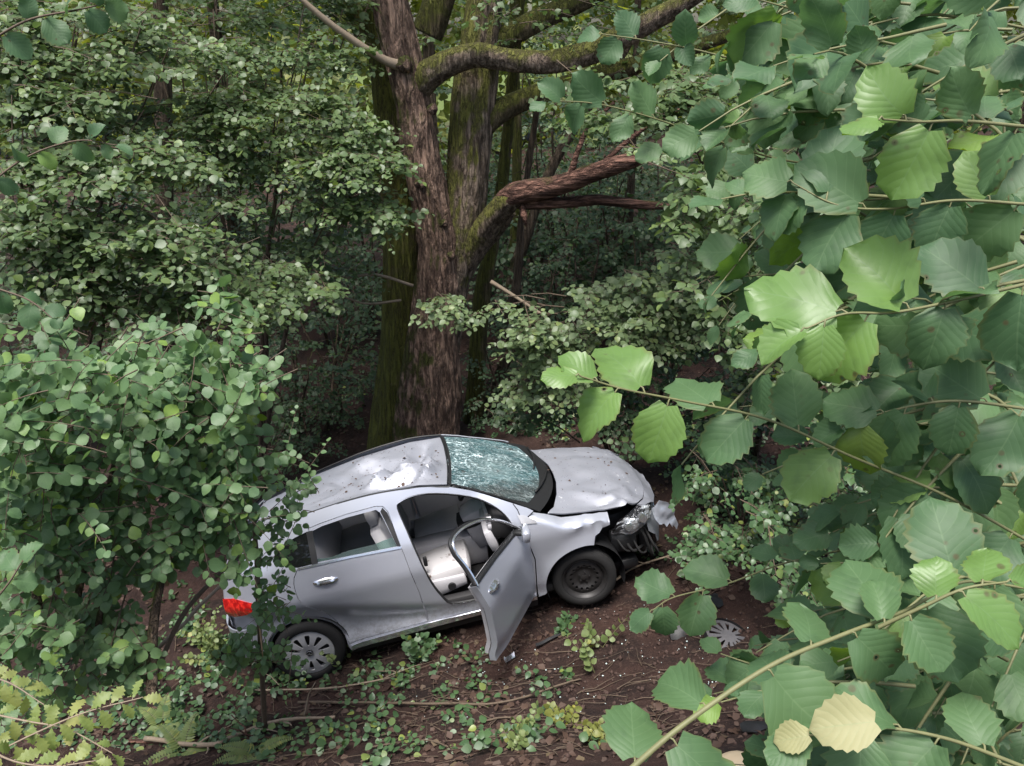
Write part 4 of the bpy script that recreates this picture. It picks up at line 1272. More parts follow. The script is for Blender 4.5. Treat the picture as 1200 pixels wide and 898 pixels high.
WF = catmull([(.990, 1.08), (1.015, 1.22), (1.02, 1.36), (1.06, 1.425), (1.17, 1.445), (1.363, 1.425), (1.60, 1.362), (1.80, 1.262), (1.92, 1.165), (2.00, 1.085)], 5)
wp = swing(np.array([(x, -side_y(x, z) + .02, z) for x, z in WF]))
wf = car_tube('window_frame', wp, .016, M_BLACK, fd, 8)
wp2 = swing(np.array([(x, -side_y(x, z) - .004, z) for x, z in WF]))
car_tube('frame_trim', wp2, .012, M_CHROME, fd, 6)
mp = swing(np.array([(1.90, -.94, 1.10)]))[0]
mi = car_box('mirror', (.075, .18, .11), mp, M_PAINT, rot=(R(10), R(5), DANG - R(70)), bev=.036, parent=fd, taper=lambda V: V * np.stack([1 - .25 * np.clip(V[:, 1] / .1, -1, 1), 1 + 0 * V[:, 1], 1 - .2 * np.clip(V[:, 1] / .1, -1, 1)], 1))
car_box('mirror_glass', (.006, .14, .08), mp + np.array([.038 * math.cos(DANG - 1.22), .038 * math.sin(DANG - 1.22), 0]) * -1, M_CHROME, rot=(R(10), R(5), DANG - R(70)), bev=.002, parent=mi)
car_box('mirror_arm', (.08, .10, .04), swing(np.array([(1.93, -.86, 1.085)]))[0], M_BLACK, rot=(0, 0, DANG), bev=.015, parent=mi)
# left front door with light trim, seen through the opening
fdl = panel('front_door', DOOR_F, side, M_PAINT, mirror=True, thick=.05)
WFL = [(.985, 1.10), (1.01, 1.36), (1.06, 1.425), (1.17, 1.445), (1.363, 1.425), (1.60, 1.362), (1.80, 1.262), (1.92, 1.165), (1.99, 1.10)]
panel('pane', WFL, lambda x, z: side(x, z) + np.array([0, .01, 0]), M_GLASS, fdl, mirror=True, thick=.004)
REC = [(1.50 + .21 * math.cos(a), .86 + .085 * math.sin(a) + .10 * math.cos(a) * .3) for a in np.linspace(0, 2 * math.pi, 20, endpoint=False)]
panel('door_trim', shrink(DOOR_F, .02), lambda x, z: side(x, z) + np.array([0, .085, 0]), M_TRIM, fdl, mirror=True, thick=.02, holes=[REC])
panel('armrest_recess', shrink(REC, -.02), lambda x, z: side(x, z) + np.array([0, .065, 0]), M_DARKTRIM, fdl, mirror=True, thick=.01)
panel('door_trim', shrink(DOOR_R[:2] + [(.975, 1.06), (.03, 1.06)] + DOOR_R[11:], .02), lambda x, z: side(x, z) + np.array([0, .085, 0]), M_TRIM, d, mirror=True, thick=.02)
# inner face of the door opening (dark seal)
op = np.array([(x, -side_y(x, z) + .012, z) for x, z in OPEN_F] + [(OPEN_F[0][0], -side_y(*OPEN_F[0]) + .012, OPEN_F[0][1])])
car_tube('door_seal', op, .013, M_BLACK)

# cabin
car_box('floor_pan', (2.75, 1.50, .08), (.98, 0, .22), M_DARKTRIM, rot=(0, R(-2.4), 0), bev=.02)
car_box('firewall', (.06, 1.42, .75), (2.18, 0, .68), M_DARKTRIM, bev=.02)
car_box('rear_bulkhead', (.06, 1.36, .72), (-.30, 0, .62), M_DARKTRIM, rot=(0, R(-12), 0), bev=.02)
car_box('inner_sill', (1.10, .10, .14), (1.55, -.71, .335), M_DARKTRIM, bev=.03)
car_box('underbody', (3.5, 1.30, .12), (1.4, 0, .20), M_BLACK, rot=(0, R(-2.4), 0), bev=.04)
dash = car_box('dashboard', (.42, 1.40, .30), (1.98, 0, .98), M_DARKTRIM, rot=(0, R(8), 0), bev=.10)
car_box('glovebox', (.10, .52, .24), (1.77, -.42, .86), M_TRIM, rot=(0, R(-14), 0), bev=.04, parent=dash)
car_box('dash_trim', (.05, 1.32, .06), (1.78, 0, 1.00), M_TRIM, bev=.02, parent=dash)
for yy in (-.60, -.1, .1, .60):
    V, F = tube_arrays(np.array([(1.80, yy, 1.06), (1.755, yy, 1.065)]), [.045, .045], 16)
    mobj('air_vent', np_mesh('air_vent', V, F, sharp=40), M_CHROME if yy < -.3 else M_BLACK, dash)
con = car_box('centre_console', (.80, .26, .36), (1.34, 0, .47), M_TRIM, bev=.06)
car_box('centre_stack', (.34, .34, .46), (1.72, 0, .72), M_TRIM, rot=(0, R(-18), 0), bev=.09, parent=con)
car_box('console_recess', (.30, .30, .10), (1.62, -.03, .80), M_DARKTRIM, rot=(0, R(-8), 0), bev=.045, parent=con)
sw = np.linspace(0, 2 * math.pi, 33)
swp = np.stack([1.62 + .075 * np.sin(sw), .38 + .185 * np.cos(sw), 1.0 + .17 * np.sin(sw)], 1)
swo = car_tube('steering_wheel', swp, .016, M_BLACK, None, 8)
car_box('steering_hub', (.06, .13, .11), (1.635, .38, .99), M_BLACK, rot=(0, R(-24), 0), bev=.04, parent=swo)
car_box('spoke', (.03, .34, .04), (1.63, .38, .99), M_BLACK, rot=(0, R(-24), 0), bev=.012, parent=swo)
def front_seat(y, cx=1.05):
    cush = car_box('front_seat', (.54, .50, .17), (cx + .22, y, .545), M_SEATDIRT if y < 0 else M_SEAT, rot=(0, R(-9), 0), bev=.06)
    sg = -1 if y < 0 else 1
    tr = car_box('side_trim', (.50, .05, .17), (cx + .17, y + sg * .255, .475), M_TRIM, rot=(0, R(-7), 0), bev=.022, parent=cush, taper=lambda V: V * np.stack([1 + 0 * V[:, 0], 1 + 0 * V[:, 0], 1 - .35 * np.clip(V[:, 0] / .25, -1, 1)], 1))
    V, F = tube_arrays(np.array([(cx + .27, y + sg * .275, .47), (cx + .27, y + sg * .297, .47)]), [.040, .036], 20)
    mobj('recline_knob', np_mesh('recline_knob', V, F, sharp=40), M_BLACK, cush)
    car_box('seat_rail', (.46, .05, .06), (cx + .1, y + sg * .20, .36), M_BLACK, bev=.015, parent=cush)
    bk = car_box('backrest', (.15, .48, .62), (cx - .23, y, .88), M_SEAT, rot=(0, R(-18), 0), bev=.065, parent=cush, taper=lambda V: V * np.stack([1 + 0 * V[:, 0], 1 - .18 * np.clip(V[:, 2] / .3, 0, 1), 1 + 0 * V[:, 0]], 1))
    car_box('headrest', (.11, .27, .20), (cx - .34, y, 1.27), M_SEAT, rot=(0, R(-12), 0), bev=.05, parent=cush)
front_seat(-.37)
front_seat(.37)
car_box('seat_belt_buckle', (.04, .03, .10), (1.12, -.56, .74), M_BLACK, bev=.01)
rb = car_box('rear_bench', (.50, 1.26, .18), (.42, 0, .58), M_SEAT, rot=(0, R(-6), 0), bev=.06)
car_box('bench_back', (.16, 1.26, .58), (.10, 0, .90), M_SEAT, rot=(0, R(-20), 0), bev=.06, parent=rb)
for y in (-.38, .38):
    car_box('headrest', (.10, .26, .15), (-.04, y, 1.23), M_SEAT, rot=(0, R(-18), 0), bev=.045, parent=rb)
car_box('sun_visor', (.16, .36, .03), (1.42, -.32, 1.405), M_TRIM, rot=(0, R(14), 0), bev=.012)
# ------------------------------------------------------------------ the big oak
OAK_Y = 9.9
def bark_disp(amp, k=14.0, buttress=0.0):
    def f(ln, ang, r, P):
        q = np.stack([np.cos(ang) * r * k, np.sin(ang) * r * k, ln * k * .13], -1)
        rid = 1 - np.abs(vnoise(q)) * 2
        rid2 = 1 - np.abs(vnoise(q * 2.1 + 9)) * 2
        low = vnoise(np.stack([np.cos(ang) * 1.1, np.sin(ang) * 1.1, ln * .9], -1))
        d = amp * (.8 * np.abs(rid) ** .7 * np.sign(rid) + .35 * rid2) + r * .10 * low
        if buttress: d = d + buttress * np.exp(-ln / .55) * (.55 + .45 * np.cos(ang * 4 + 1))
        return d
    return f
def px_path(pts, y0=OAK_Y, n=14):
    """pts: (px, py, y offset, width in px) -> smooth world polyline and radii"""
    P, W = [], []
    for px, py, dy, w in pts:
        p = atY(px, py, y0 + dy)
        dep = p[1] * CT - (p[2] - CAM_H) * ST
        P.append(p); W.append(w * .5 * dep / FPX)
    Q = catmull(np.c_[np.array(P), np.array(W)], n)
    return Q[:, :3], Q[:, 3]
def limb(name, pts, mat, root, sides=40, n=16, amp=.014, k=16, butt=0.0, y0=OAK_Y, cap=True):
    P, W = px_path(pts, y0, n)
    V, F = tube_arrays(P, W, sides, cap, bark_disp(amp, k, butt))
    return world_obj(name, V, F, mat, root)
ob = atY(490, 560, OAK_Y)
ob[2] = ground_h(ob[0], ob[1])
oak = empty('oak_tree', ob, 'massive forked tree with reddish bark and mossy limbs directly behind the car', 'tree')
T1 = [(503, 610, .0, 100), (503, 560, .0, 84), (502, 505, .0, 72), (505, 440, .0, 62), (507, 395, .0, 58), (512, 340, .0, 53), (513, 290, -.02, 47), (506, 245, -.04, 42), (497, 203, -.04, 40), (489, 160, -.04, 38), (483, 116, -.04, 36), (474, 75, -.02, 40), (465, 35, .0, 40), (452, -20, -.05, 38), (438, -100, -.1, 32), (420, -220, -.2, 24)]
limb('trunk', T1, M_BARK, oak, 110, 30, .030, 13, .06)
T2 = [(508, 560, .10, 30), (514, 430, .10, 38), (522, 350, .10, 46), (534, 290, .12, 48), (545, 240, .16, 48), (549, 190, .2, 48), (555, 116, .24, 48), (564, 40, .3, 42), (571, -20, .35, 38), (582, -110, .4, 32), (600, -250, .5, 22)]
limb('trunk', T2, M_BARK_MID, oak, 84, 30, .024, 13)
T3 = [(455, 610, .30, 66), (458, 560, .30, 56), (462, 500, .30, 50), (469, 420, .32, 47), (471, 340, .36, 46), (470, 260, .40, 46), (464, 180, .5, 42), (455, 90, .6, 38), (440, -20, .7, 32), (420, -160, .8, 24)]
limb('trunk', T3, M_BARK_MOSS, oak, 64, 24, .020, 13, .06)
limb('limb', [(492, 100, -.02, 34), (508, 84, -.15, 32), (530, 72, -.25, 28), (560, 64, -.32, 26), (600, 70, -.4, 24), (650, 72, -.5, 24), (700, 58, -.6, 25), (750, 32, -.7, 24), (800, 4, -.8, 22), (870, -40, -.9, 16)], M_BARK_MID, oak, 32, 12, .010, 20)
limb('limb', [(560, 150, .2, 30), (590, 128, .25, 26), (640, 106, .35, 22), (700, 88, .45, 20), (760, 72, .55, 18), (830, 50, .6, 14), (920, 20, .6, 10)], M_BARK_MOSS, oak, 28, 12, .009, 20)
limb('limb', [(566, 60, .3, 30), (600, 40, .35, 26), (640, 18, .4, 24), (690, -4, .45, 22), (760, -40, .5, 16)], M_BARK_MOSS, oak, 28, 12, .009, 20)
limb('limb', [(500, 40, .6, 36), (515, 0, .6, 34), (530, -50, .65, 30), (545, -140, .7, 20)], M_BARK_MOSS, oak, 28, 12, .010, 18)
limb('limb', [(430, 40, .9, 30), (418, 5, .9, 28), (408, -60, 1.0, 22)], M_BARK_MOSS, oak, 24, 12, .009, 18)
# dead branch stub: pale and thin, leaving the knot on the main trunk
limb('dead_branch', [(478, 78, -.15, 16), (458, 74, -.25, 11), (436, 62, -.35, 9), (408, 43, -.45, 8), (380, 22, -.55, 7), (345, -8, -.65, 6)], M_TWIG_PALE, oak, 12, 8, .003, 40)
g_ = np.random.default_rng(3)
for (kx, ky, kr) in ((473, 76, 15), (492, 215, 12), (528, 300, 10), (507, 128, 10), (519, 262, 9)):
    c = atY(kx, ky, OAK_Y - .24)
    u = np.linspace(0, math.pi, 9); v = np.linspace(0, 2 * math.pi, 17)[:-1]
    U_, V_ = np.meshgrid(u, v, indexing='ij')
    S_ = np.stack([np.sin(U_) * np.cos(V_), np.cos(U_) * .9, np.sin(U_) * np.sin(V_)], -1).reshape(-1, 3)
    rr = kr / 100.0 * .62
    S_ = S_ * (1 + .28 * vnoise(S_ * 2.6 + kx))[:, None] * rr + c
    F_ = np.array([[i * 16 + j, i * 16 + (j + 1) % 16, (i + 1) * 16 + (j + 1) % 16, (i + 1) * 16 + j] for i in range(8) for j in range(16)])
    world_obj('bark_knot', S_, F_, M_BARK, oak)
# broken limb: torn, reddish, in two splinters
limb('limb', [(530, 340, .16, 26), (550, 298, .06, 30), (572, 262, -.12, 28), (592, 238, -.28, 26), (606, 230, -.36, 22)], M_BARK_MID, oak, 28, 12, .014, 18)
limb('broken_limb', [(584, 240, -.24, 16), (600, 230, -.34, 24), (615, 225, -.4, 25), (650, 218, -.5, 21), (690, 204, -.6, 20), (725, 193, -.7, 18), (745, 188, -.74, 13), (758, 184, -.77, 7), (772, 183, -.8, 2)], M_DEADWOOD, oak, 26, 12, .020, 18)
limb('broken_limb', [(598, 236, -.3, 14), (625, 238, -.36, 14), (665, 237, -.42, 12), (700, 234, -.46, 12), (735, 238, -.5, 10), (768, 241, -.52, 8), (800, 244, -.54, 3)], M_DEADWOOD, oak, 16, 10, .010, 24)
limb('broken_limb', [(545, 320, .1, 18), (560, 296, .1, 16), (585, 268, .05, 13), (600, 248, 0, 10)], M_BARK_MID, oak, 18, 10, .008, 22)
V, F = tube_arrays(np.array([atY(612, 240, 9.45), atY(614, 252, 9.45), atY(617, 266, 9.44)]), [.02, .05, .012], 6)
world_obj('bark_flap', V, F, M_DEADWOOD, oak)
for pts in ([(668, 208, -.55, 9), (676, 180, -.6, 7), (690, 150, -.6, 6), (720, 120, -.6, 4)], [(700, 198, -.6, 7), (730, 170, -.6, 6), (770, 140, -.6, 5), (820, 118, -.6, 4)]):
    limb('twig', pts, M_DEADWOOD, oak, 8, 6, .002, 30)
for pts in ([(484, 335, -.35, 4), (440, 322, -.5, 3.4), (400, 325, -.6, 3), (350, 312, -.7, 2)], [(470, 352, -.4, 3), (430, 356, -.5, 2.6), (395, 345, -.55, 2)], [(575, 330, -.1, 5), (610, 352, -.2, 4), (640, 372, -.3, 3)]):
    limb('bare_twig', pts, M_TWIG_PALE, oak, 6, 6, .001, 30)
# crown mostly out of the picture, thickened and trimmed to shade the wood behind
pl = Plant(11)
for k in range(385):
    c = np.array([-.6, 11.2, 10.0]) + pl.g.normal(0, 1, 3) * np.array([4.2, 2.4, 1.5])
    c[1] = max(c[1], 9.3 + .6 * pl.g.random())
    if c[2] < 7.4: c[2] = 7.4 + pl.g.random()
    d = c - np.array([-.9, 9.9, 8.0]); d[2] *= .4
    pl.frond(c, d + pl.g.normal(0, .3, 3), pl.g.uniform(.8, 1.3), 7, .20, per=5, jit=.5)
for k in range(26):                                     # small leafy shoots growing from the limbs
    px, py = pl.g.uniform(590, 800), pl.g.uniform(-10, 70)
    pl.frond(atY(px, py, OAK_Y + pl.g.uniform(-.6, .6)), (pl.g.normal(), -.4, -.1), .5, 5, .07, per=5, jit=.6)
pl.build(oak, M_LEAF_BG, LEAF_TINY, M_TWIG, folname='crown')

# ------------------------------------------------------------------ hazel bushes and trees
def arching(o, tip, sag=.25, n=10, wob=.04, g=None):
    o, tip = np.array(o, float), np.array(tip, float)
    t = np.linspace(0, 1, n)[:, None]
    L = np.linalg.norm(tip - o)
    P = o + (tip - o) * t + np.array([0, 0, 1.0]) * sag * L * np.sin(t * math.pi)
    if g is not None: P = P + np.cumsum(g.normal(0, wob * L / n, (n, 3)), 0) * np.sin(t * math.pi)
    return P
def stem(root, P, r0, r1, mat, sides=10, name='stem'):
    V, F = tube_arrays(P, np.linspace(r0, r1, len(P)), sides, True, lambda ln, a, r, Q: r * .18 * vnoise(Q * 14))
    return world_obj(name, V, F, mat, root)
def gz(x, y): return np.array([x, y, float(ground_h(x, y))])

def fill(pl, blobs, root_pt, size, L, nside, per, jit=.35, droop=.2, layer=True, upv=(0, -.12, 1), young=0.0, connect=.35, rise=2.0):
    """blobs: (px, py, depth, spread px x, spread px y, spread depth, count)"""
    g = pl.g
    for (px, py, dep, sx, sy, sd, cnt) in blobs:
        for k in range(cnt):
            c = atD(px + g.uniform(-1, 1) * sx, py + g.uniform(-1, 1) * sy, dep + g.uniform(-1, 1) * sd)
            if c[2] < ground_h(c[0], c[1]) + .08: c[2] = ground_h(c[0], c[1]) + .08 + .15 * g.random()
            out = c - np.array(root_pt); out[2] = 0
            d = nrm(out + 1e-6) * .55 + np.array([g.normal(0, .55), -.45 + g.normal(0, .3), g.normal(0.02, .16)])
            l = L * g.uniform(.7, 1.25)
            pl.frond(c - nrm(d) * l * .5, d, l, nside, size * g.uniform(.85, 1.12), per=per, jit=jit, droop=droop, up=np.array(upv) + g.normal(0, .12, 3), young=young)
            if g.random() < connect:
                o = c - nrm(d) * l * .5
                b = o + (np.array(root_pt) + np.array([0, 0, rise]) - o) * min(1, .9 / max(np.linalg.norm(np.array(root_pt) - o), .1))
                pl.T.append((arching(b, o, .06, 6, .05, g), np.linspace(.012, .006, 6)))

# tall hazels, upper left
def hazel_tree(name, label, base, stems, blobs, size, mat, seed, L=.85, nside=8, per=7, singles=0, group=None, cat='tree', shapes=None, twig=None, jit=.35, r0=.045, young=.0, droop=.2, connect=.35, rise=2.0):
    root = empty(name, base, label, cat, group)
    pl = Plant(seed)
    for tip in stems:
        stem(root, arching(base + pl.g.normal(0, .08, 3) * np.array([1, 1, 0]), tip, .05, 14, .10, pl.g), r0 * pl.g.uniform(.8, 1.2), r0 * .3, M_STEM)
    fill(pl, blobs, base, size, L, nside, per, jit=jit, young=young, droop=droop, connect=connect, rise=rise)
    pl.build(root, mat, shapes or LEAF_LOW, twig or M_TWIG, singles=singles, hi=LEAF_MID)
    return root

hazel_tree('hazel_tree', 'tall leafy hazel with layered grey green branches reaching the big trunk', gz(-3.6, 9.3),
           [atD(330, 60, 9.2), atD(250, -40, 9.4), atD(420, 120, 9.2), atD(300, 260, 8.9)],
           [(300, 60, 8.8, 120, 14, .5, 34), (290, 112, 8.5, 120, 14, .4, 34), (390, 140, 8.4, 60, 12, .3, 16), (220, 128, 8.2, 90, 12, .35, 18), (380, 178, 8.2, 70, 12, .3, 24), (290, 160, 8.2, 60, 10, .3, 12), (405, 235, 8.4, 48, 14, .3, 20), (330, 215, 9.4, 90, 30, .3, 8), (380, 290, 9.5, 60, 50, .3, 8), (240, 185, 8.4, 60, 10, .3, 8),
            (320, 10, 9.2, 130, 24, .5, 34), (300, 318, 8.4, 90, 12, .4, 26), (330, 270, 9.0, 60, 10, .3, 8), (250, 345, 8.2, 90, 10, .3, 16)], .076, M_LEAF_BG, 21, singles=300)
hazel_tree('hazel_tree', 'spreading hazel with drooping silvery sprays beyond the round leaved bush', gz(-5.4, 7.6),
           [atD(60, 60, 7.6), atD(20, 180, 7.2), atD(150, 30, 7.8), atD(120, 260, 7.3)],
           [(60, 65, 7.2, 90, 14, .4, 22), (60, 110, 7.1, 90, 14, .4, 24), (100, 175, 7.0, 100, 12, .3, 26), (90, 205, 6.8, 90, 10, .3, 12), (90, 262, 7.1, 110, 14, .4, 28), (150, 292, 7.1, 110, 14, .4, 28), (190, 340, 7.2, 120, 14, .4, 32), (60, 15, 7.4, 110, 24, .5, 30), (170, 60, 7.8, 80, 14, .4, 14), (30, 245, 6.8, 60, 12, .3, 10), (190, 230, 8.0, 80, 20, .3, 5), (40, 320, 6.9, 60, 12, .3, 10)], .078, M_LEAF_BG, 22, singles=300)
# left bush beside the car
LB = gz(-2.75, 4.55)
root = empty('hazel_bush', LB, 'dense hazel bush with small round leaves beside the car tail', 'bush')
pl = Plant(31)
stems_px = [((75, 760), (60, 640), (40, 520), (20, 420)), ((80, 770), (95, 680), (120, 600), (150, 470)), ((178, 820), (180, 730), (195, 655), (215, 560), (230, 420)), ((178, 800), (215, 720), (260, 670), (290, 640)),
            ((115, 735), (120, 690), (105, 655), (70, 605)), ((60, 770), (30, 650), (5, 560))]
for i, sp_ in enumerate(stems_px):
    P = catmull(np.array([atD(x, y, 5.0 - .25 * (i % 3) + .1 * k) for k, (x, y) in enumerate(sp_)]), 7)
    stem(root, P, (.030, .026, .034, .018, .020, .026)[i], (.014, .012, .015, .010, .016, .012)[i], M_STEM if i != 3 else M_TWIG, 10)
for (x, y, a) in ((119, 700, 1), (196, 668, 0), (72, 606, 1)):
    P = np.array([atD(x, y + 18, 4.82), atD(x + 1, y, 4.80), atD(x + 2, y - 26, 4.80), atD(x + 3, y - 44, 4.81)])
    V, F = tube_arrays(P, [.012, .028, .016, .003], 7)
    world_obj('split_wood', V, F, M_WOOD_PALE, root)
def fill_leafy(pl, blobs, root_pt, size, L, n, jit=.4, up=(0, -.55, .8), droop=.25, young=.1):
    g = pl.g
    for (px, py, dep, sx, sy, sd, cnt) in blobs:
        for k in range(cnt):
            while True:
                a, b = g.uniform(-1, 1, 2)
                if a * a + b * b < 1: break
            c = atD(px + a * sx, py + b * sy, dep + g.uniform(-1, 1) * sd)
            gh = ground_h(c[0], c[1]) + .05
            if c[2] < gh: c[2] = gh + .1 * g.random()
            d = np.array([g.normal(0, .8), g.normal(-.25, .4), g.normal(.15, .5)])
            pl.spray(c - nrm(d) * L * .5, d, L * g.uniform(.6, 1.3), n, size * g.uniform(.85, 1.15), droop, up=np.array(up) + g.normal(0, .15, 3), jit=jit, young=young)
fill(pl, [(120, 470, 4.5, 130, 50, .4, 16), (210, 560, 4.8, 70, 70, .3, 12), (70, 580, 4.6, 90, 60, .4, 12), (60, 700, 4.9, 80, 40, .3, 5), (60, 780, 4.7, 80, 50, .3, 6), (230, 430, 5.0, 70, 40, .3, 8)], LB, .074, .5, 7, 7, upv=(0, -.5, .85), young=.12, connect=.6)
fill_leafy(pl, [(140, 470, 4.3, 150, 55, .35, 36), (60, 450, 4.0, 90, 45, .35, 24), (230, 520, 4.5, 85, 70, .3, 32), (120, 560, 4.5, 140, 60, .4, 34), (250, 450, 4.6, 70, 55, .3, 30),
                (60, 620, 4.3, 80, 55, .4, 30), (180, 610, 4.7, 100, 35, .3, 26), (265, 590, 4.8, 40, 55, .2, 14), (25, 530, 3.9, 60, 90, .3, 36), (90, 700, 5.0, 100, 50, .3, 9), (150, 690, 5.0, 40, 40, .3, 4),
                (30, 395, 4.3, 60, 25, .4, 12), (180, 425, 4.7, 90, 15, .3, 12), (20, 760, 4.3, 60, 70, .3, 24), (150, 790, 4.6, 40, 40, .2, 10), (262, 385, 4.6, 14, 45, .1, 9)], LB, .073, .38, 9, jit=.55)
pl.build(root, M_LEAF_L, LEAF_MID, M_TWIG, singles=300, hi=LEAF_MID, mats=(M_LEAF_YOUNG, M_LEAF_OLD))

# broken stem wrapped in leaves in front of the tail of the car
SB = gz(*atD(300, 800, 6.35)[:2])
root = empty('broken_sapling', SB, 'snapped brown sapling stem wrapped in small leaves against the rear of the car', 'sapling')
pl = Plant(41)
P = catmull(np.array([np.array([SB[0], SB[1], SB[2] - .05]), atD(303, 720, 5.95), atD(301, 660, 5.9), atD(297, 600, 5.85), atD(295, 560, 5.85), atD(293, 530, 5.85)]), 7)
stem(root, P, .020, .014, M_TWIG, 10)
P = catmull(np.array([atD(308, 770, 5.9), atD(304, 730, 5.88), atD(303, 700, 5.86)]), 5)
V, F = tube_arrays(P, np.linspace(.004, .011, len(P)), 6)
world_obj('split_wood', V, F, M_WOOD_PALE, root)
stem(root, np.array([atD(290, 640, 5.83), atD(289, 600, 5.80), atD(291, 560, 5.80), atD(292, 520, 5.8)]), .009, .006, M_TWIG_PALE, 7, 'side_stem')
stem(root, arching(atD(185, 760, 5.3), atD(291, 645, 5.82), -.04, 8, .08, pl.g), .014, .011, M_TWIG_PALE, 8, 'side_stem')
fill_leafy(pl, [(322, 600, 5.85, 30, 40, .15, 12), (322, 700, 5.8, 22, 45, .12, 12), (275, 610, 5.8, 22, 50, .15, 8), (305, 765, 5.9, 40, 26, .12, 14), (345, 560, 6.0, 30, 40, .15, 5), (285, 770, 5.9, 25, 25, .12, 6), (318, 650, 5.85, 14, 55, .1, 7),
                (290, 540, 5.8, 30, 30, .1, 8)], SB, .066, .26, 7, up=(0, -.6, .7), jit=.5)
for (a, b) in (((315, 600), (385, 520)), ((310, 590), (350, 480)), ((318, 690), (345, 640))):
    p0, p1 = atD(*a, 5.85), atD(*b, 6.1)
    pl.spray(p0, p1 - p0, np.linalg.norm(p1 - p0), 12, .06, 0, up=(.3, -.6, .7), jit=.5)
pl.build(root, M_LEAF_L, LEAF_MID, M_TWIG, singles=200, hi=LEAF_MID)

# pale shrub right of the trunk, behind the hood
hazel_tree('hazel_shrub', 'pale green hazel shrub arching between the big trunk and the hood', gz(1.9, 9.4),
           [atD(720, 340, 9.0), atD(830, 300, 8.8), atD(650, 380, 9.2)],
           [(720, 375, 8.4, 105, 36, .35, 30), (780, 345, 8.3, 70, 30, .3, 16), (650, 395, 8.5, 45, 26, .25, 10), (840, 300, 8.2, 50, 60, .3, 14), (700, 430, 8.8, 90, 22, .3, 10), (560, 362, 8.7, 45, 16, .15, 6)], .080, M_LEAF_PALE, 51, singles=300, jit=.4, L=.7, cat='shrub')
hazel_tree('hazel_shrub', 'small leafed grey green shrub under the broken limb behind the large leaved hazel', gz(2.9, 8.6),
           [atD(860, 200, 7.4), atD(930, 260, 7.4), atD(800, 120, 7.6)],
           [(860, 245, 6.4, 60, 70, .35, 22), (900, 330, 6.6, 70, 60, .4, 20), (760, 115, 7.4, 100, 40, .35, 18), (840, 130, 7.0, 90, 60, .4, 22), (930, 420, 6.6, 70, 40, .4, 16), (970, 200, 6.4, 80, 150, .5, 26), (1050, 380, 6.2, 80, 160, .5, 16), (1020, 60, 6.5, 120, 60, .5, 14)], .078, M_LEAF_BG, 52, singles=300, jit=.45, L=.7, cat='shrub')
# undergrowth behind and in front of the nose of the car
hazel_tree('low_shrub', 'dark low shrub crowding the far side of the hood', gz(1.3, 8.5),
           [atD(800, 500, 8.3), atD(700, 470, 8.6)],
           [(800, 475, 8.9, 110, 30, .4, 26), (900, 490, 8.2, 80, 60, .5, 26), (660, 470, 9.3, 70, 20, .3, 12), (860, 420, 8.5, 90, 40, .4, 16)], .075, M_LEAF_DARK, 53, jit=.45, L=.6, r0=.02, cat='shrub', rise=.2)
hazel_tree('low_shrub', 'straggling green bramble shrub in front of the crumpled bumper', gz(2.35, 6.6),
           [atD(880, 600, 6.6), atD(950, 620, 6.2)],
           [(880, 590, 6.9, 70, 40, .3, 18), (960, 590, 6.4, 80, 45, .4, 14), (850, 640, 6.6, 45, 18, .25, 6), (930, 670, 6.0, 60, 25, .3, 5), (1000, 540, 6.4, 60, 60, .4, 12), (1080, 620, 5.6, 80, 70, .5, 12)], .060, M_LEAF_GROUND, 54, jit=.5, L=.5, r0=.012, cat='shrub', singles=200, rise=.1, connect=.15)

# ------------------------------------------------------------------ dark thicket further back, stems and far trees
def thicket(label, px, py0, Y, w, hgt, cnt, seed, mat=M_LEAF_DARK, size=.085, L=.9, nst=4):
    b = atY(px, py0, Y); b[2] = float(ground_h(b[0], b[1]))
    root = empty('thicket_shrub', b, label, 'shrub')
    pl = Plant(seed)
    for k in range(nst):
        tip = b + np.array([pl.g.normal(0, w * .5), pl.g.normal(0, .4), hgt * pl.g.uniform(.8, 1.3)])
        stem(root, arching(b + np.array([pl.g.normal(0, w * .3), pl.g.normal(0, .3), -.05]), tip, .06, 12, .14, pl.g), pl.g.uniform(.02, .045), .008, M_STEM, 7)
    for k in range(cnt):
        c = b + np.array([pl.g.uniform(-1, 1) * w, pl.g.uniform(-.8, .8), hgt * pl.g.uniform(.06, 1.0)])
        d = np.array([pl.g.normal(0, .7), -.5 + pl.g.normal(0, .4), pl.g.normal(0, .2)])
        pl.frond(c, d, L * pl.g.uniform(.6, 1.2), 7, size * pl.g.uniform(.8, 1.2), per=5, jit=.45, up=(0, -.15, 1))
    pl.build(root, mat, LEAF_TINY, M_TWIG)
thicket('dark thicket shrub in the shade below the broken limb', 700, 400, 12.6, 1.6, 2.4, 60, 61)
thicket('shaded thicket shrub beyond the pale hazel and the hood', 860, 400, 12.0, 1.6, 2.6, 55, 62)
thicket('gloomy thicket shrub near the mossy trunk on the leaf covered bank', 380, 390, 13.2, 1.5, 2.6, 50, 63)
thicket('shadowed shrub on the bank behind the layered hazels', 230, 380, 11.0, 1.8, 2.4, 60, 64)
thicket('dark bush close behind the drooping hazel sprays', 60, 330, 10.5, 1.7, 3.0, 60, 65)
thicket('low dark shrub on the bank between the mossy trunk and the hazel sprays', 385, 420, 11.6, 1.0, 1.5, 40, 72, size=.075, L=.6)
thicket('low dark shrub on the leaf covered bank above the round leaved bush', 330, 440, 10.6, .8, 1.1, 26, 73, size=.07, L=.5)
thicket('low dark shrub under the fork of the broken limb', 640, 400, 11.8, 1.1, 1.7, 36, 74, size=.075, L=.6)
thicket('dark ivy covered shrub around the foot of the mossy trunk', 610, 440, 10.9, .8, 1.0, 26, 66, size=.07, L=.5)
thicket('tall dark bush beyond the fork of the big trunk', 640, 330, 15.5, 1.7, 4.2, 60, 67, size=.10)
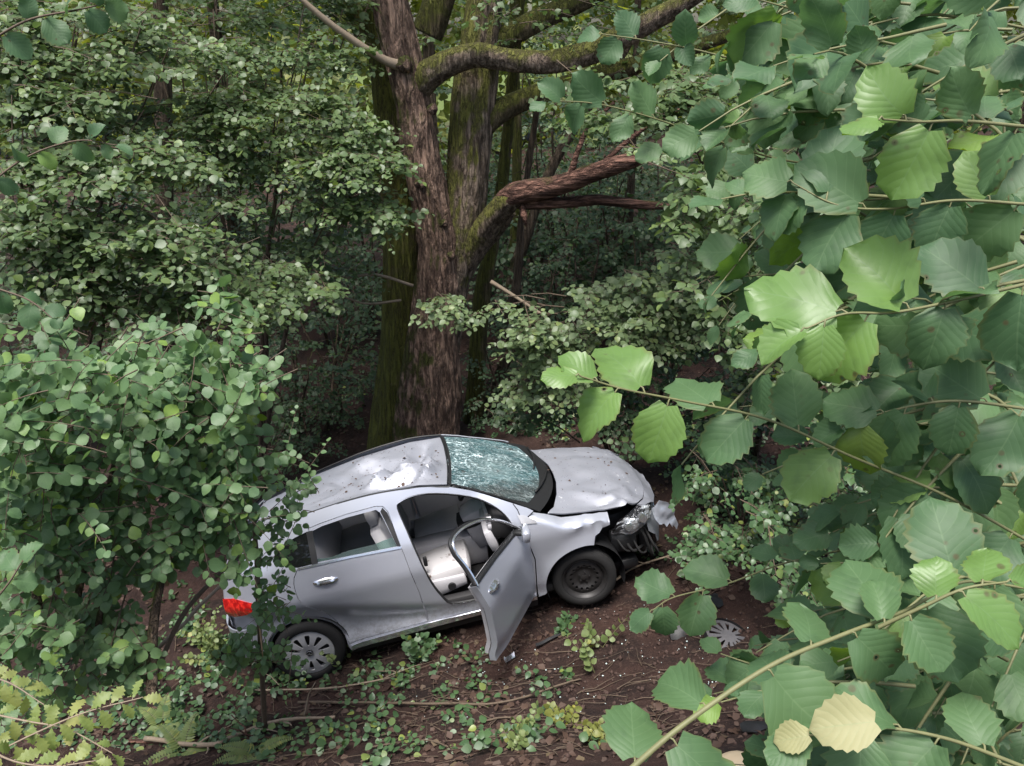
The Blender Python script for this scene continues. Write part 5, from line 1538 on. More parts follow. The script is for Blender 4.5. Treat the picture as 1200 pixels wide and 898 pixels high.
thicket('tall shaded bush far behind the large leaved hazel', 1000, 380, 13.5, 2.4, 4.0, 70, 68, size=.10)
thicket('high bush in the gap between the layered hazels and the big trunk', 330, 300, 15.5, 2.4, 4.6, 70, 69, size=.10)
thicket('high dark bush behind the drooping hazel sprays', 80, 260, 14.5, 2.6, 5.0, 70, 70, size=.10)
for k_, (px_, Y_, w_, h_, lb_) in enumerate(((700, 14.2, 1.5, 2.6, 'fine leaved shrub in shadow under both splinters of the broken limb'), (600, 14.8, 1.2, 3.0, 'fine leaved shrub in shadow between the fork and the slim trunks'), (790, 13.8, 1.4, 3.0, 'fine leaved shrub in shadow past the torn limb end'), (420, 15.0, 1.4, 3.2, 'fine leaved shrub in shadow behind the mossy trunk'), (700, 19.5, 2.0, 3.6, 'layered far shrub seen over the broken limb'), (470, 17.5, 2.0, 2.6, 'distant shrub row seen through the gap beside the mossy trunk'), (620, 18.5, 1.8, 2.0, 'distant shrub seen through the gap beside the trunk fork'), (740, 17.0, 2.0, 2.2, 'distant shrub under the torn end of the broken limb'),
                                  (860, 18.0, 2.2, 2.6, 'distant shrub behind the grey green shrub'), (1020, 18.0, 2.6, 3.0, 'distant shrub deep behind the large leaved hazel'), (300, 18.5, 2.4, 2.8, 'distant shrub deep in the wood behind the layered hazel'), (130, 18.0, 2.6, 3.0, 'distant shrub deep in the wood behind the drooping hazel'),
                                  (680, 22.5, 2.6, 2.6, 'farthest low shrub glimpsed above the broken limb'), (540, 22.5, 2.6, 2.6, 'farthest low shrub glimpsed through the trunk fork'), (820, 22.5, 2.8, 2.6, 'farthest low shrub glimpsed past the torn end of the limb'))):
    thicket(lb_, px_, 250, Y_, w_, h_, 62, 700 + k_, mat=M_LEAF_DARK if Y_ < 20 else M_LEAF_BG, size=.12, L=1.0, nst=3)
# thin trunks in the background
def slim_tree(label, pts, mat, seed, Y, crown=True):
    P, W = px_path(pts, Y, 10)
    g0 = P[0].copy(); g0[2] = float(ground_h(g0[0], g0[1])) - .05
    P = np.vstack([g0, P]); W = np.r_[W[0] * 1.15, W]
    root = empty('slim_tree', g0, label, 'tree', )
    V, F = tube_arrays(P, W, 16, True, bark_disp(.008, 20))
    world_obj('trunk', V, F, mat, root)
    pl = Plant(seed)
    if crown:
        top = P[-1]
        for k in range(14):
            pl.frond(top + pl.g.normal(0, 1, 3) * np.array([.9, .7, .8]), pl.g.normal(0, 1, 3) * np.array([1, 1, .3]), 1.0, 7, .10, per=5, jit=.5)
        pl.build(root, M_LEAF_BG, LEAF_TINY, M_TWIG, folname='crown')
slim_tree('slim crooked mossy trunk standing close beside the big trunk', [(555, 480, 0, 22), (560, 430, 0, 20), (562, 380, 0, 19), (568, 330, 0, 18), (578, 280, 0, 16), (590, 200, 0, 14), (600, 100, 0, 12), (612, -20, 0, 10)], M_BARK_MOSS, 81, 10.9)
slim_tree('thin leaning stem with a bent side shoot beside the slim mossy trunk', [(572, 470, 0, 13), (590, 430, 0, 12), (603, 400, 0, 11), (596, 370, 0, 10), (606, 330, 0, 9), (612, 250, 0, 8), (630, 120, 0, 7)], M_STEM, 82, 11.2, False)
slim_tree('straight dark stem framed between the two mossy limbs', [(604, 330, 0, 13), (605, 240, 0, 12), (606, 160, 0, 11), (604, 90, 0, 10), (602, -20, 0, 9)], M_BARK_MOSS, 83, 13.5)
slim_tree('slanting dark stem crossing behind the upper broken limb', [(600, 330, 0, 14), (625, 250, 0, 13), (650, 190, 0, 12), (680, 140, 0, 11), (720, 80, 0, 9), (760, 10, 0, 8)], M_STEM, 84, 13.0)
slim_tree('dark tree trunk deep in the wood behind the layered hazels', [(193, 330, 0, 22), (192, 200, 0, 20), (190, 60, 0, 18), (186, -60, 0, 14)], M_STEM, 85, 14.5)
slim_tree('thin upright stem under the torn end of the broken limb', [(735, 330, 0, 9), (738, 250, 0, 8), (742, 150, 0, 8), (748, -10, 0, 7)], M_STEM, 86, 15.0)
WT = ((-12, 17, 11, 3.4, 'woodland tree with dull green crown far beyond the drooping hazel'), (-6.5, 18, 12, 3.2, 'woodland tree with dull green crown glimpsed past the layered hazel'), (-2.0, 21, 12, 2.6, 'woodland tree glimpsed between the layered hazels and the trunk fork'),
      (5.6, 18, 11, 3.0, 'woodland tree with dull green crown above the broken limb'), (10.5, 17, 11, 3.6, 'woodland tree far behind the large leaved hazel'), (16, 18, 11, 4, 'far woodland tree hidden behind the large leaved hazel'))
for i, (x, y, h, sp_, lb) in enumerate(WT):
    b = gz(x, y)
    root = empty('woodland_tree', b, lb, 'tree')
    pl = Plant(90 + i)
    stem(root, arching(b - np.array([0, 0, .1]), b + np.array([.3, 0, h * .8]), .02, 10, .05, pl.g), .20, .08, M_STEM, 10, 'trunk')
    for k in range(190 if i not in (2, 3) else 90):
        c = b + np.array([pl.g.normal(0, .5) * sp_, pl.g.normal(0, .4) * sp_, h * pl.g.uniform(.06, 1.0)])
        pl.frond(c, pl.g.normal(0, 1, 3) * np.array([1, 1, .3]) + np.array([0, -.4, 0]), pl.g.uniform(.9, 1.6), 6, .17, per=4, jit=.6, rad=.01)
    pl.build(root, M_LEAF_BG, LEAF_TINY, M_TWIG, folname='crown', twig_sides=3)
# the far edge of the wood, one mass of sunlit leaves
g = np.random.default_rng(123)
n = 28000
X = g.uniform(-34, 36, n); Yv = 29 + 5 * g.random(n) ** 1.5 + 2.0 * vnoise(np.stack([X * .3, X * 0, X * 0], 1)) + .02 * X * X * .3
top = 11 + 3 * vnoise(np.stack([X * .25, X * 0 + 7, X * 0], 1))
Zv = ground_h(X, Yv, False) + top * g.random(n) ** 1.1
clump = vnoise(np.stack([X * .8, Zv * .8, Yv * .5], 1))
Yv = Yv - clump * 1.2
P = np.stack([X, Yv, Zv], 1)
V, F, U, At = leaves_arrays(P, g.normal(0, 1, (n, 3)), np.array([0, -.4, 1]) + g.normal(0, .5, (n, 3)), g.uniform(.28, .55, n), LEAF_TINY, g.random(n))
o = world_obj('woodland', V, F, M_LEAF_FAR, None, kind='stuff', uv=U, attr=At)
tag(o, 'sunlit yellow green far edge of the wood glimpsed between trunks', 'woodland')
# ------------------------------------------------------------------ foreground hazel, right
FGB = gz(2.3, 1.3)
root = empty('hazel_bush', FGB, 'hazel bush with large serrated leaves on long twigs at the roadside', 'bush')
pl = Plant(201)
FGS = 1.0
def fg_branch(pts, n, size, r0=.0030, tip=.25, young=0, face=.65, old=None, spread=.8, t0=.02):
    g = pl.g
    P = catmull(np.array([atD(*p) for p in pts]), 8)
    pl.T.append((P, np.linspace(r0, r0 * .45, len(P))))
    for k in range(n):
        q = t0 + (1 - t0) * (k + .3 * g.random()) / max(n - 1, 1)
        q = min(q, 1)
        f = q * (len(P) - 1); i = min(int(f), len(P) - 2)
        p = P[i] + (P[i + 1] - P[i]) * (f - i)
        tan = nrm(P[i + 1] - P[i]); tc = nrm(CAMP - p)
        side = nrm(np.cross(tan, tc))
        sg = 1 if k % 2 else -1
        if k == n - 1: d = tan + np.array([0, 0, -.25]) + g.normal(0, .12, 3)
        else: d = sg * side * spread + tan * .45 + np.array([0, 0, -.35]) + g.normal(0, .18, 3)
        d = nrm(d)
        nn = tc * face + np.array([0, 0, .55]) + g.normal(0, .22, 3)
        sz = size * FGS * g.uniform(.72, 1.18) * (1 - .45 * max(0, q - .8) / .2 * (1 if young else .4))
        pet = p + d * sz * .13
        pl.T.append((np.array([p, p + d * sz * .07 + np.array([0, 0, .004]), pet]), np.array([.0016, .0014, .0012])))
        r = None
        if young and q > 1 - young: r = .93 + .06 * g.random()
        if old and k in old: r = 2.0
        pl.leaf(pet, d, nn, sz, r)
    return P
fg_branch([(1215, 640, 1.42), (1110, 582, 1.38), (1000, 536, 1.33), (900, 492, 1.27), (800, 470, 1.22), (730, 456, 1.18), (680, 441, 1.15)], 13, .105, young=.34)
fg_branch([(735, 905, .98), (800, 850, .99), (900, 782, 1.02), (985, 745, 1.05), (1060, 716, 1.08), (1130, 682, 1.10), (1205, 690, 1.12)], 11, .108, r0=.0042, young=0)
fg_branch([(1030, 735, 1.05), (1080, 712, 1.02), (1130, 690, 1.0), (1180, 682, 1.0)], 6, .075, young=.7)
fg_branch([(1215, 330, 1.16), (1130, 350, 1.14), (1050, 366, 1.12), (990, 368, 1.10), (945, 385, 1.10)], 8, .112, young=.6)
fg_branch([(1215, 150, 1.05), (1130, 142, 1.04), (1080, 143, 1.02), (1035, 140, 1.0)], 5, .095, young=.7)
fg_branch([(1020, 200, 1.9), (920, 188, 1.85), (840, 165, 1.8), (770, 140, 1.72), (700, 122, 1.66), (640, 118, 1.62)], 13, .078, young=.22)
fg_branch([(980, 140, 1.8), (900, 85, 1.75), (830, 62, 1.72), (760, 48, 1.70), (705, 40, 1.68)], 10, .072, young=.15)
fg_branch([(1080, 60, 1.5), (1000, 40, 1.45), (940, 15, 1.40), (890, 0, 1.38)], 6, .105, young=.3)
fg_branch([(1215, 905, 1.0), (1110, 866, 1.0), (1020, 852, 1.0), (950, 862, .98)], 7, .085, young=0)
for (lx, ly, ld, ls, dx_) in ((1025, 846, .93, .075, -1), (948, 862, .96, .045, -.4)):
    lp = atD(lx, ly, ld)
    pl.leaf(lp, np.array([dx_, .05, -.12]), nrm(CAMP - lp) * .8 + np.array([.1, 0, .4]), ls, 2.0)
fg_branch([(1010, 640, 2.1), (920, 660, 2.05), (850, 685, 2.0), (790, 700, 1.98), (765, 715, 1.95)], 8, .098, young=0)
fg_branch([(1100, 330, 1.7), (1000, 310, 1.65), (920, 320, 1.6), (860, 325, 1.58)], 9, .098, young=.2)
fg_branch([(1210, 240, 1.3), (1120, 235, 1.3), (1040, 245, 1.28), (980, 240, 1.28), (930, 215, 1.3)], 10, .105, young=.0)
fg_branch([(1210, 480, 1.3), (1120, 470, 1.3), (1050, 480, 1.32), (990, 500, 1.35)], 8, .10, young=.15)
g = pl.g
LEFT = lambda y: float(np.interp(y, [0, 120, 250, 350, 450, 560, 650, 740, 830, 900], [930, 930, 920, 990, 1040, 1040, 1070, 1060, 980, 900]))
for k in range(330):
    y = g.uniform(-60, 960)
    lx = LEFT(min(max(y, 0), 900))
    x = lx + (1250 - lx) * g.random() ** .8
    dep = g.uniform(1.35, 2.7)
    if x < lx + 60: dep = g.uniform(1.6, 2.6)
    c = atD(x, y, dep)
    tc = nrm(CAMP - c)
    d = np.array([-.9 + g.normal(0, .45), g.normal(.0, .45), g.normal(0, .35)])
    pl.spray(c, d, g.uniform(.22, .42), int(g.integers(4, 8)), .092 * g.uniform(.75, 1.15), .35, up=tc * .45 + np.array([0, 0, .75]), jit=.42, rad=.004, young=.10)
# main stems, out of the picture to the right
for k in range(5):
    stem(root, arching(FGB + g.normal(0, .08, 3) * np.array([1, 1, 0]) - np.array([0, 0, .05]), atD(1260 + 40 * k, 850 - 190 * k, 1.7 + .12 * k), .05, 12, .06, g), .026, .010, M_STEM, 9)
pl.build(root, M_LEAF_FG, LEAF_HI, M_TWIG_GREEN, singles=300, hi=LEAF_HI, twig_sides=6, mats=(M_LEAF_YOUNG, M_LEAF_OLD))

# leafy shoots hanging in from the upper left
b2 = gz(-3.4, 2.6)
root = empty('hazel_shoot', b2, 'hazel shoot with a few large leaves rising above the round leaved bush', 'shoot')
pl = Plant(211)
for pts, n in (([(-30, 60, 3.2), (30, 25, 3.1), (90, 12, 3.0), (120, 5, 3.0)], 8), ([(-30, 230, 3.9), (30, 185, 3.9), (90, 165, 3.9), (135, 170, 3.9)], 9), ([(-30, 330, 3.8), (30, 350, 3.8), (60, 372, 3.8)], 6), ([(-40, 740, 2.9), (5, 690, 2.9), (25, 660, 2.9)], 6)):
    fg_branch(pts, n, .105, r0=.006)
stem(root, arching(b2 - np.array([0, 0, .05]), atD(-40, 60, 3.2), .02, 12, .06, pl.g), .03, .010, M_STEM, 9)
stem(root, arching(b2 - np.array([0, 0, .05]), atD(-40, 330, 3.8), .02, 12, .06, pl.g), .025, .010, M_STEM, 9)
pl.build(root, M_LEAF_FG, LEAF_HI, M_TWIG, singles=60, hi=LEAF_HI, twig_sides=5)
FGS = 1.0

# oak spray, lower left
b3 = gz(-2.6, 3.0)
root = empty('oak_sapling', b3, 'yellow green oak sapling with lobed leaves below the round leaved bush', 'sapling')
pl = Plant(221)
for pts, n in (([(-40, 900, 2.7), (40, 860, 2.7), (100, 835, 2.7), (165, 818, 2.72)], 9), ([(-40, 830, 2.75), (30, 845, 2.75), (80, 855, 2.74), (130, 882, 2.72)], 8), ([(-30, 790, 2.8), (10, 800, 2.8), (50, 825, 2.8)], 6), ([(-40, 860, 2.6), (10, 890, 2.6), (60, 898, 2.6), (110, 892, 2.6)], 6)):
    fg_branch(pts, n + 7, .068, r0=.004, face=.3, spread=.7)
stem(root, arching(b3 - np.array([0, 0, .05]), atD(-45, 860, 2.7), .05, 10, .06, pl.g), .018, .008, M_TWIG_PALE, 8)
pl.build(root, M_LEAF_OAK, LEAF_OAK, M_TWIG_PALE, singles=60, hi=LEAF_OAK, twig_sides=5)

# ------------------------------------------------------------------ ground: litter, clods, twigs, creeping leaves
def gpx(px, py):
    r = ray(px, py)
    t = np.linspace(2, 40, 1600)
    Q = CAMP + r * t[:, None]
    h = ground_h(Q[:, 0], Q[:, 1])
    i = int(np.argmax(Q[:, 2] < h))
    return Q[i] * 1.0
g = np.random.default_rng(301)
n = 13000
X = g.uniform(-6, 5, n); Yv = 3.4 + 11 * g.random(n) ** 1.3
dens_ = fbm(np.stack([X * .9, Yv * .9, X * 0], 1), 3)
bare = np.exp(-((X - 1.0) / 1.2) ** 2 - ((Yv - 5.0) / .7) ** 2)
ok = (dens_ + g.random(n) * .8 - bare * 1.2 > 0)
X, Yv = X[ok], Yv[ok]; n = len(X)
Zv = ground_h(X, Yv) + .012
V, F, U, At = leaves_arrays(np.stack([X, Yv, Zv], 1), np.c_[g.normal(0, 1, (n, 2)), g.normal(0, .15, n)], np.array([0, 0, 1]) + g.normal(0, .45, (n, 3)), g.uniform(.03, .075, n), LEAF_TINY, g.random(n))
o = world_obj('leaf_litter', V, F, M_LITTER, None, kind='stuff', uv=U, attr=At)
tag(o, 'brown dead leaves strewn over the forest floor', 'leaves')
# clods
n = 3600
X = g.normal(.6, 1.8, n); Yv = g.normal(5.2, .9, n)
ok = (Yv > 3.4) & (Yv < 9)
X, Yv = X[ok], Yv[ok]; n = len(X)
oct_ = np.array([(1, 0, 0), (-1, 0, 0), (0, 1, 0), (0, -1, 0), (0, 0, 1), (0, 0, -1.)])
of = np.array([(0, 2, 4), (2, 1, 4), (1, 3, 4), (3, 0, 4), (2, 0, 5), (1, 2, 5), (3, 1, 5), (0, 3, 5)])
S = .006 + .022 * g.random(n) ** 3
Vc = (oct_[None] * S[:, None, None] * g.uniform(.6, 1.3, (n, 6, 1))) + np.stack([X, Yv, ground_h(X, Yv) + S * .4], 1)[:, None]
o = world_obj('soil_clods', Vc.reshape(-1, 3), (of[None] + (np.arange(n) * 6)[:, None, None]).reshape(-1, 3), simple('clod_soil', (.060, .034, .026), .9, nscale=30, namt=.5, bump=.6), None, kind='stuff')
tag(o, 'loose crumbs of dark brown soil beside the car', 'soil')
# small twigs
parts = []
for k in range(800):
    x, y = g.normal(-.6, 2.2), 3.6 + abs(g.normal(0, 1.5))
    a, L = g.uniform(0, math.pi), g.uniform(.08, .45)
    q = np.linspace(-.5, .5, 5)[:, None]
    P = np.array([x, y, 0]) + q * L * np.array([math.cos(a), math.sin(a) * .7, 0]) + g.normal(0, .005, (5, 3))
    P[:, 2] = ground_h(P[:, 0], P[:, 1]) + g.uniform(.006, .03)
    parts.append(tube_arrays(P, np.linspace(.0040, .0015, 5) * g.uniform(.4, 1.3), 4, cap=False))
V, F = join(parts)
o = world_obj('twig_litter', V, F, M_TWIG, None, kind='stuff')
tag(o, 'thin brown twigs scattered over the forest floor', 'twigs')
# creeping ivy and bramble
def creeper(name, label, spots, size, mat, seed, shapes=LEAF_IVY, L=.22, n=6, up=(0, -.25, 1), lift=.05, droop=.1, singles=0, kind=None, cat='plant', rise=.25, young=.08):
    pl = Plant(seed)
    for (px, py, sx, sy, cnt) in spots:
        for k in range(cnt):
            c = gpx(px + pl.g.normal(0, sx * .6), py + pl.g.normal(0, sy * .6))
            c[2] = ground_h(c[0], c[1]) + lift * pl.g.random()
            pl.spray(c, np.array([pl.g.normal(0, 1), pl.g.normal(0, 1), rise * abs(pl.g.normal(0, 1))]), L * pl.g.uniform(.6, 1.4), n, size * pl.g.uniform(.8, 1.2), droop, up=up, jit=.45, young=young)
    return pl
pl = creeper('', '', [(520, 772, 60, 10, 12), (440, 790, 50, 20, 20), (330, 800, 50, 25, 30), (250, 780, 40, 40, 34), (230, 720, 30, 30, 18), (300, 850, 90, 25, 40), (420, 850, 90, 20, 22), (560, 830, 60, 25, 18), (600, 870, 60, 15, 16),
                      (860, 620, 60, 30, 34), (950, 640, 60, 40, 34), (820, 660, 30, 20, 10), (690, 500, 90, 15, 40), (800, 520, 80, 30, 50), (900, 540, 80, 40, 50), (600, 480, 40, 20, 22), (390, 440, 70, 30, 26), (340, 480, 30, 30, 8), (200, 860, 80, 30, 34), (90, 800, 80, 60, 40), (1000, 800, 60, 60, 16), (480, 815, 90, 12, 10), (640, 800, 50, 20, 8), (350, 880, 120, 15, 30), (520, 885, 90, 12, 16), (130, 840, 120, 50, 50), (400, 480, 60, 30, 40), (420, 430, 40, 30, 30), (580, 440, 40, 30, 24)], .062, M_LEAF_GROUND, 311)
pl2 = creeper('', '', [(740, 505, 70, 8, 46), (800, 520, 40, 18, 46), (830, 560, 30, 22, 40), (870, 590, 40, 22, 36), (660, 500, 40, 6, 20), (900, 630, 50, 20, 26), (960, 590, 50, 40, 30)], .070, M_LEAF_GROUND, 312, L=.3, n=7, rise=.7, lift=.12)
pl.L += pl2.L
P = np.array([l[0] for l in pl.L]); D = np.array([l[1] for l in pl.L]); N = np.array([l[2] for l in pl.L])
V, F, U, At = leaves_arrays(P, D, N, np.array([l[3] for l in pl.L]), LEAF_IVY, np.array([l[4] for l in pl.L]))
o = world_obj('ground_ivy', V, F, M_LEAF_GROUND, None, kind='stuff', uv=U, attr=At)
tag(o, 'low creeping green ivy and bramble covering the forest floor', 'ivy')
# single weeds
def weed(name, label, spots, size, mat, seed, h=.35, n=9, k=3, cat='plant', shapes=LEAF_MID, group=None):
    base = gpx(*spots[0]); base[2] = ground_h(base[0], base[1])
    root = empty(name, base, label, cat, group)
    pl = Plant(seed)
    for s_ in spots:
        c = gpx(*s_); c[2] = ground_h(c[0], c[1])
        for j in range(k):
            pl.spray(c, np.array([pl.g.normal(0, .45), pl.g.normal(-.1, .35), 1.0]), h * pl.g.uniform(.6, 1.2), n, size * pl.g.uniform(.8, 1.2), .15, up=(0, -.5, .8), jit=.5)
    pl.build(root, mat, shapes, M_TWIG_GREEN, singles=60, hi=shapes)
M_LEAF_YELLOW = leaf_mat('weed_leaf_yellow', ((.16, .20, .05), (.24, .25, .06)), (.34, .31, .05), rough=.5, trans=.35, veins=False)
M_LEAF_WEED = leaf_mat('weed_leaf', ((.13, .19, .06), (.20, .25, .09)), (.32, .32, .08), rough=.5, trans=.35, veins=False)
weed('weed', 'leggy pale green weed growing from bare soil beside the front wheel', [(697, 790), (706, 760), (690, 770)], .06, M_LEAF_WEED, 321, h=.42, n=9, k=2)
weed('weed', 'bright yellow leaved weed on the bare soil among thin twigs', [(668, 850), (655, 842), (690, 870)], .055, M_LEAF_YELLOW, 322, h=.22, n=8, k=3)
weed('weed', 'small pale green weed between fallen twigs and the yellow leaved weed', [(620, 860), (600, 880)], .05, M_LEAF_WEED, 323, h=.2, n=8, k=4)
weed('weed', 'pale leaved weed standing against the rear door', [(408, 770), (400, 785)], .055, M_LEAF_WEED, 324, h=.5, n=8, k=2)
weed('weed', 'green weed below the rear end of the sill', [(505, 765), (490, 775)], .06, M_LEAF_GROUND, 325, h=.3, n=9, k=4)
weed('weed', 'round leaved weed on the soil beside the open door', [(655, 745), (660, 735)], .06, M_LEAF_GROUND, 326, h=.14, n=6, k=3)
weed('weed', 'bushy green weed below the tail light', [(250, 775), (235, 760), (262, 765)], .05, M_LEAF_WEED, 327, h=.5, n=12, k=5)
# ferns
def fern(px, py, label, seed, L=.42):
    b = gpx(px, py); b[2] = ground_h(b[0], b[1])
    root = empty('fern', b, label, 'fern')
    pl = Plant(seed)
    for j in range(6):
        a = pl.g.uniform(0, 2 * math.pi)
        d = np.array([math.cos(a), math.sin(a) * .8 - .3, .55])
        t = np.linspace(0, 1, 18)[:, None]
        P = b + nrm(d) * L * t + np.array([0, 0, -.45]) * L * t ** 2
        pl.T.append((P, np.linspace(.003, .001, 18)))
        side = nrm(np.cross(d, (0, 0, 1)))
        for q in range(2, 18):
            for sg in (1, -1):
                pl.leaf(P[q], sg * side + nrm(d) * .35, np.array([0, -.1, 1]) + pl.g.normal(0, .1, 3), .075 * (1 - (q / 18) ** 1.5) + .012)
    pl.build(root, M_LEAF_WEED, LEAF_FERN, M_TWIG_GREEN, folname='frond')
fern(215, 880, 'green fern beside the fallen branch below the round leaved bush', 331)
fern(300, 885, 'small green fern under the long fallen branch', 332, .36)
fern(190, 850, 'light green fern beside the stems of the round leaved bush', 333, .36)
# fallen branches
def fallen(label, pts, r0, r1, mat, lift=.03, shoots=0, seed=0, name='fallen_branch'):
    Q = []
    for (px, py) in pts:
        c = gpx(px, py); c[2] = ground_h(c[0], c[1]) + lift
        Q.append(c)
    P = catmull(np.array(Q), 8)
    g = np.random.default_rng(seed)
    P = P + np.cumsum(g.normal(0, .002, P.shape), 0)
    root = empty(name, P[0], label, 'branch')
    V, F = tube_arrays(P, np.linspace(r0, r1, len(P)), 9, True, lambda ln, a, r, W: r * .25 * vnoise(W * 22))
    world_obj('stem', V, F, mat, root)
    for k in range(shoots):
        i = int(g.integers(2, len(P) - 2))
        d = np.array([g.normal(0, 1), g.normal(0, .6), .35])
        S = P[i] + nrm(d) * np.linspace(0, g.uniform(.12, .4), 6)[:, None] + np.cumsum(g.normal(0, .008, (6, 3)), 0)
        V, F = tube_arrays(S, np.linspace(r1 * .8, r1 * .35, 6), 6)
        world_obj('side_twig', V, F, mat, root)
    return root
fallen('long thin fallen branch lying below the car sill', [(350, 828), (440, 829), (520, 830), (590, 828), (660, 806), (680, 800)], .013, .007, M_TWIG, .04, 5, 1)
fallen('thick forked fallen branch beside the ferns', [(172, 872), (230, 880), (262, 878), (300, 862), (340, 851), (395, 848)], .022, .012, M_TWIG_PALE, .05, 5, 2)
fallen('short dark fallen branch joining the forked one', [(150, 872), (200, 872), (250, 872), (300, 870), (330, 866)], .016, .012, M_DEADWOOD, .03, 2, 3)
fallen('thin fallen branch below the weed with pale leaves', [(300, 815), (380, 812), (450, 800), (470, 790)], .009, .006, M_TWIG_PALE, .06, 3, 4)
fallen('crooked twig curving over the bare soil', [(560, 850), (600, 845), (640, 858), (660, 840), (690, 838)], .008, .005, M_TWIG, .03, 3, 5)
fallen('pale stick leaning on the front wheel', [(712, 700), (742, 680), (790, 665), (835, 655)], .012, .008, M_TWIG_PALE, .14, 2, 6)
fallen('slender branch lying under the brambles ahead of the bumper', [(800, 672), (860, 660), (920, 640), (980, 615)], .010, .006, M_TWIG_PALE, .10, 4, 7)
fallen('bent twig lying on the soil among ivy below the long thin branch', [(430, 880), (500, 872), (540, 880), (600, 862)], .007, .004, M_TWIG, .04, 3, 8)
# ------------------------------------------------------------------ wreckage on the ground
def ground_frame(px, py, lift=.02):
    c = gpx(px, py); c[2] = ground_h(c[0], c[1]) + lift
    return c
c = ground_frame(852, 752, .035)
root = empty('wheel_trim', c, 'dark grey spoked wheel trim lying on the soil among the hazel leaves', 'wheel trim')
holes = []
for k in range(12):
    a = 2 * math.pi * k / 12
    holes.append([(rr * math.cos(a + da), rr * math.sin(a + da)) for rr, da in ((.07, .07), (.12, .11), (.165, .12), (.165, -.12), (.12, -.11), (.07, -.07))])
V, F = disc(.20, holes, lambda r: -.03 * np.cos(r / .2 * 1.4), .008)
V = place(V, (0, 0, 0), (R(-82), R(10), R(20)))
mobj('spoked_face', np_mesh('spoked_face', V, F, sharp=40), simple('grey_trim', (.11, .105, .11), .5, .1, nscale=20, namt=.3), root)
V, F = lathe([(.20, -.03), (.205, -.01), (.20, .02), (.19, .02)], 40)
mobj('rim_edge', np_mesh('rim_edge', place(V, (0, 0, 0), (R(-82), R(10), R(20))), F, sharp=40), M_BLACK, root)
def shard_obj(name, label, px, py, poly, mat, rot, lift=.03, seed=0, size=1.0, cat='debris', group=None):
    c = ground_frame(px, py, lift)
    V2, F = flat_panel(np.array(poly) * size, (), .03)
    g = np.random.default_rng(seed)
    V = np.stack([V2[:, 0], V2[:, 1], .03 * vnoise(np.stack([V2[:, 0] * 9, V2[:, 1] * 9, V2[:, 0] * 0 + seed], 1)) + .5 * V2[:, 0] ** 2], 1)
    V, F = thicken(V, F, .006, (0, 0, 1))
    o = mobj(name, np_mesh(name, place(V, (0, 0, 0), rot), F, sharp=40), mat, None, loc=c)
    tag(o, label, cat, group)
SHP = [(-.15, -.04), (-.05, -.08), (.06, -.05), (.16, -.07), (.13, .03), (.03, .05), (-.03, .09), (-.12, .05)]
shard_obj('plastic_fragment', 'torn black plastic fragment on the soil beside the wheel trim', 800, 742, SHP, M_BLACK, (R(15), R(-12), .4), seed=1)
shard_obj('plastic_fragment', 'black plastic fragment lying behind hazel leaves near the front wheel', 838, 708, SHP, M_BLACK, (R(20), R(8), 1.2), seed=2, size=.9)
shard_obj('plastic_fragment', 'dark slab of bumper plastic on the soil under the lowest hazel twig', 886, 856, SHP, M_BLACK, (R(-14), R(10), .2), seed=3, size=.8)
shard_obj('plastic_fragment', 'narrow black trim strip lying beside the open door', 645, 752, [(-.16, -.015), (.16, -.01), (.17, .012), (-.15, .02)], M_BLACK, (R(6), R(-6), .5), seed=4)
shard_obj('metal_fragment', 'small bright torn metal piece below the tip of the open door', 597, 775, [(-.07, -.02), (.05, -.03), (.08, .02), (-.05, .03)], M_CHROME, (R(12), R(8), .8), seed=5, size=.9)
shard_obj('plastic_fragment', 'crumpled black plastic fragment under the crumpled headlight', 735, 668, SHP, M_BLACK, (R(35), R(18), .9), seed=6, size=.7, lift=.06)
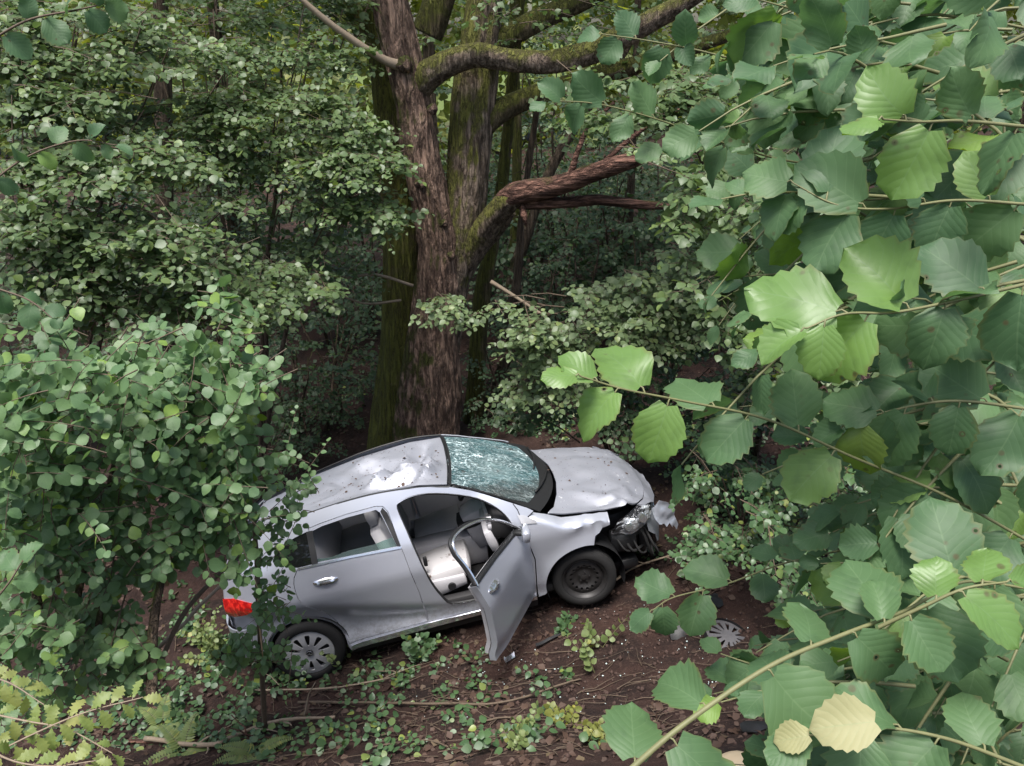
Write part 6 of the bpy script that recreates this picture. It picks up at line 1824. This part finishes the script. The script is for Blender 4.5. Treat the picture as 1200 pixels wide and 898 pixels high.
# glass crumbs
g = np.random.default_rng(401)
n = 170
X = np.r_[g.normal(.3, .7, n // 2), g.normal(1.4, .5, n - n // 2)]; Yv = g.normal(5.1, .45, n)
S = .003 + .006 * g.random(n) ** 2
Vc = (oct_[None] * S[:, None, None] * g.uniform(.6, 1.3, (n, 6, 1))) + np.stack([X, Yv, ground_h(X, Yv) + S + .004], 1)[:, None]
o = world_obj('glass_crumbs', Vc.reshape(-1, 3), (of[None] + (np.arange(n) * 6)[:, None, None]).reshape(-1, 3), simple('glass_crumb', (.62, .72, .70), .15), None, kind='stuff', smooth=False)
tag(o, 'pale crumbs of shattered window glass on the soil', 'glass')
# pale stone at the lower edge
c = ground_frame(868, 912, .02)
u = np.linspace(0, math.pi, 14); v = np.linspace(0, 2 * math.pi, 29)[:-1]
U_, V_ = np.meshgrid(u, v, indexing='ij')
S_ = np.stack([np.sin(U_) * np.cos(V_), np.sin(U_) * np.sin(V_), np.cos(U_)], -1).reshape(-1, 3)
S_ = S_ * (1 + .06 * vnoise(S_ * 1.7))[:, None] * np.array([.16, .13, .085])
F_ = np.array([[i * 28 + j, (i + 1) * 28 + j, (i + 1) * 28 + (j + 1) % 28, i * 28 + (j + 1) % 28] for i in range(13) for j in range(28)])
o = mobj('stone', np_mesh('stone', S_, F_), simple('pale_stone', (.50, .39, .25), .6, nscale=14, namt=.15, bump=.1), None, loc=c)
tag(o, 'smooth pale tan stone half hidden below the hazel leaves', 'stone')
# debris lying on hood and roof
def on_car(n, seed, reg, zf):
    g = np.random.default_rng(seed)
    x = g.uniform(reg[0], reg[1], n); y = g.uniform(reg[2], reg[3], n)
    V = zf(x, y)
    return car2w(V + np.array([0, 0, .004])), g
pts, fr_ = [], []
for (n, sd, reg, zf) in ((70, 1, (2.5, 3.3, -.66, .6), lambda x, y: np.stack([x, y, hood_z(x, y)], -1)), (150, 2, (.5, 1.45, -.52, .5), roof), (60, 3, (-.3, .5, -.52, .4), roof)):
    q, g = on_car(n, sd, reg, zf); pts.append(q)
P = np.vstack(pts); n = len(P); g = np.random.default_rng(9)
upc = CAR_R @ np.array([0, 0, 1.0])
V, F, U, At = leaves_arrays(P, g.normal(0, 1, (n, 3)) * .5 + CAR_R[:, 0] * g.normal(0, 1, (n, 1)), upc + g.normal(0, .25, (n, 3)), .008 + .03 * g.random(n) ** 4, LEAF_LOW, g.random(n))
o = world_obj('leaf_crumbs', V, F, M_LITTER, None, kind='stuff', uv=U, attr=At)
tag(o, 'bits of dirt and torn leaf on the hood and roof', 'leaf bits')
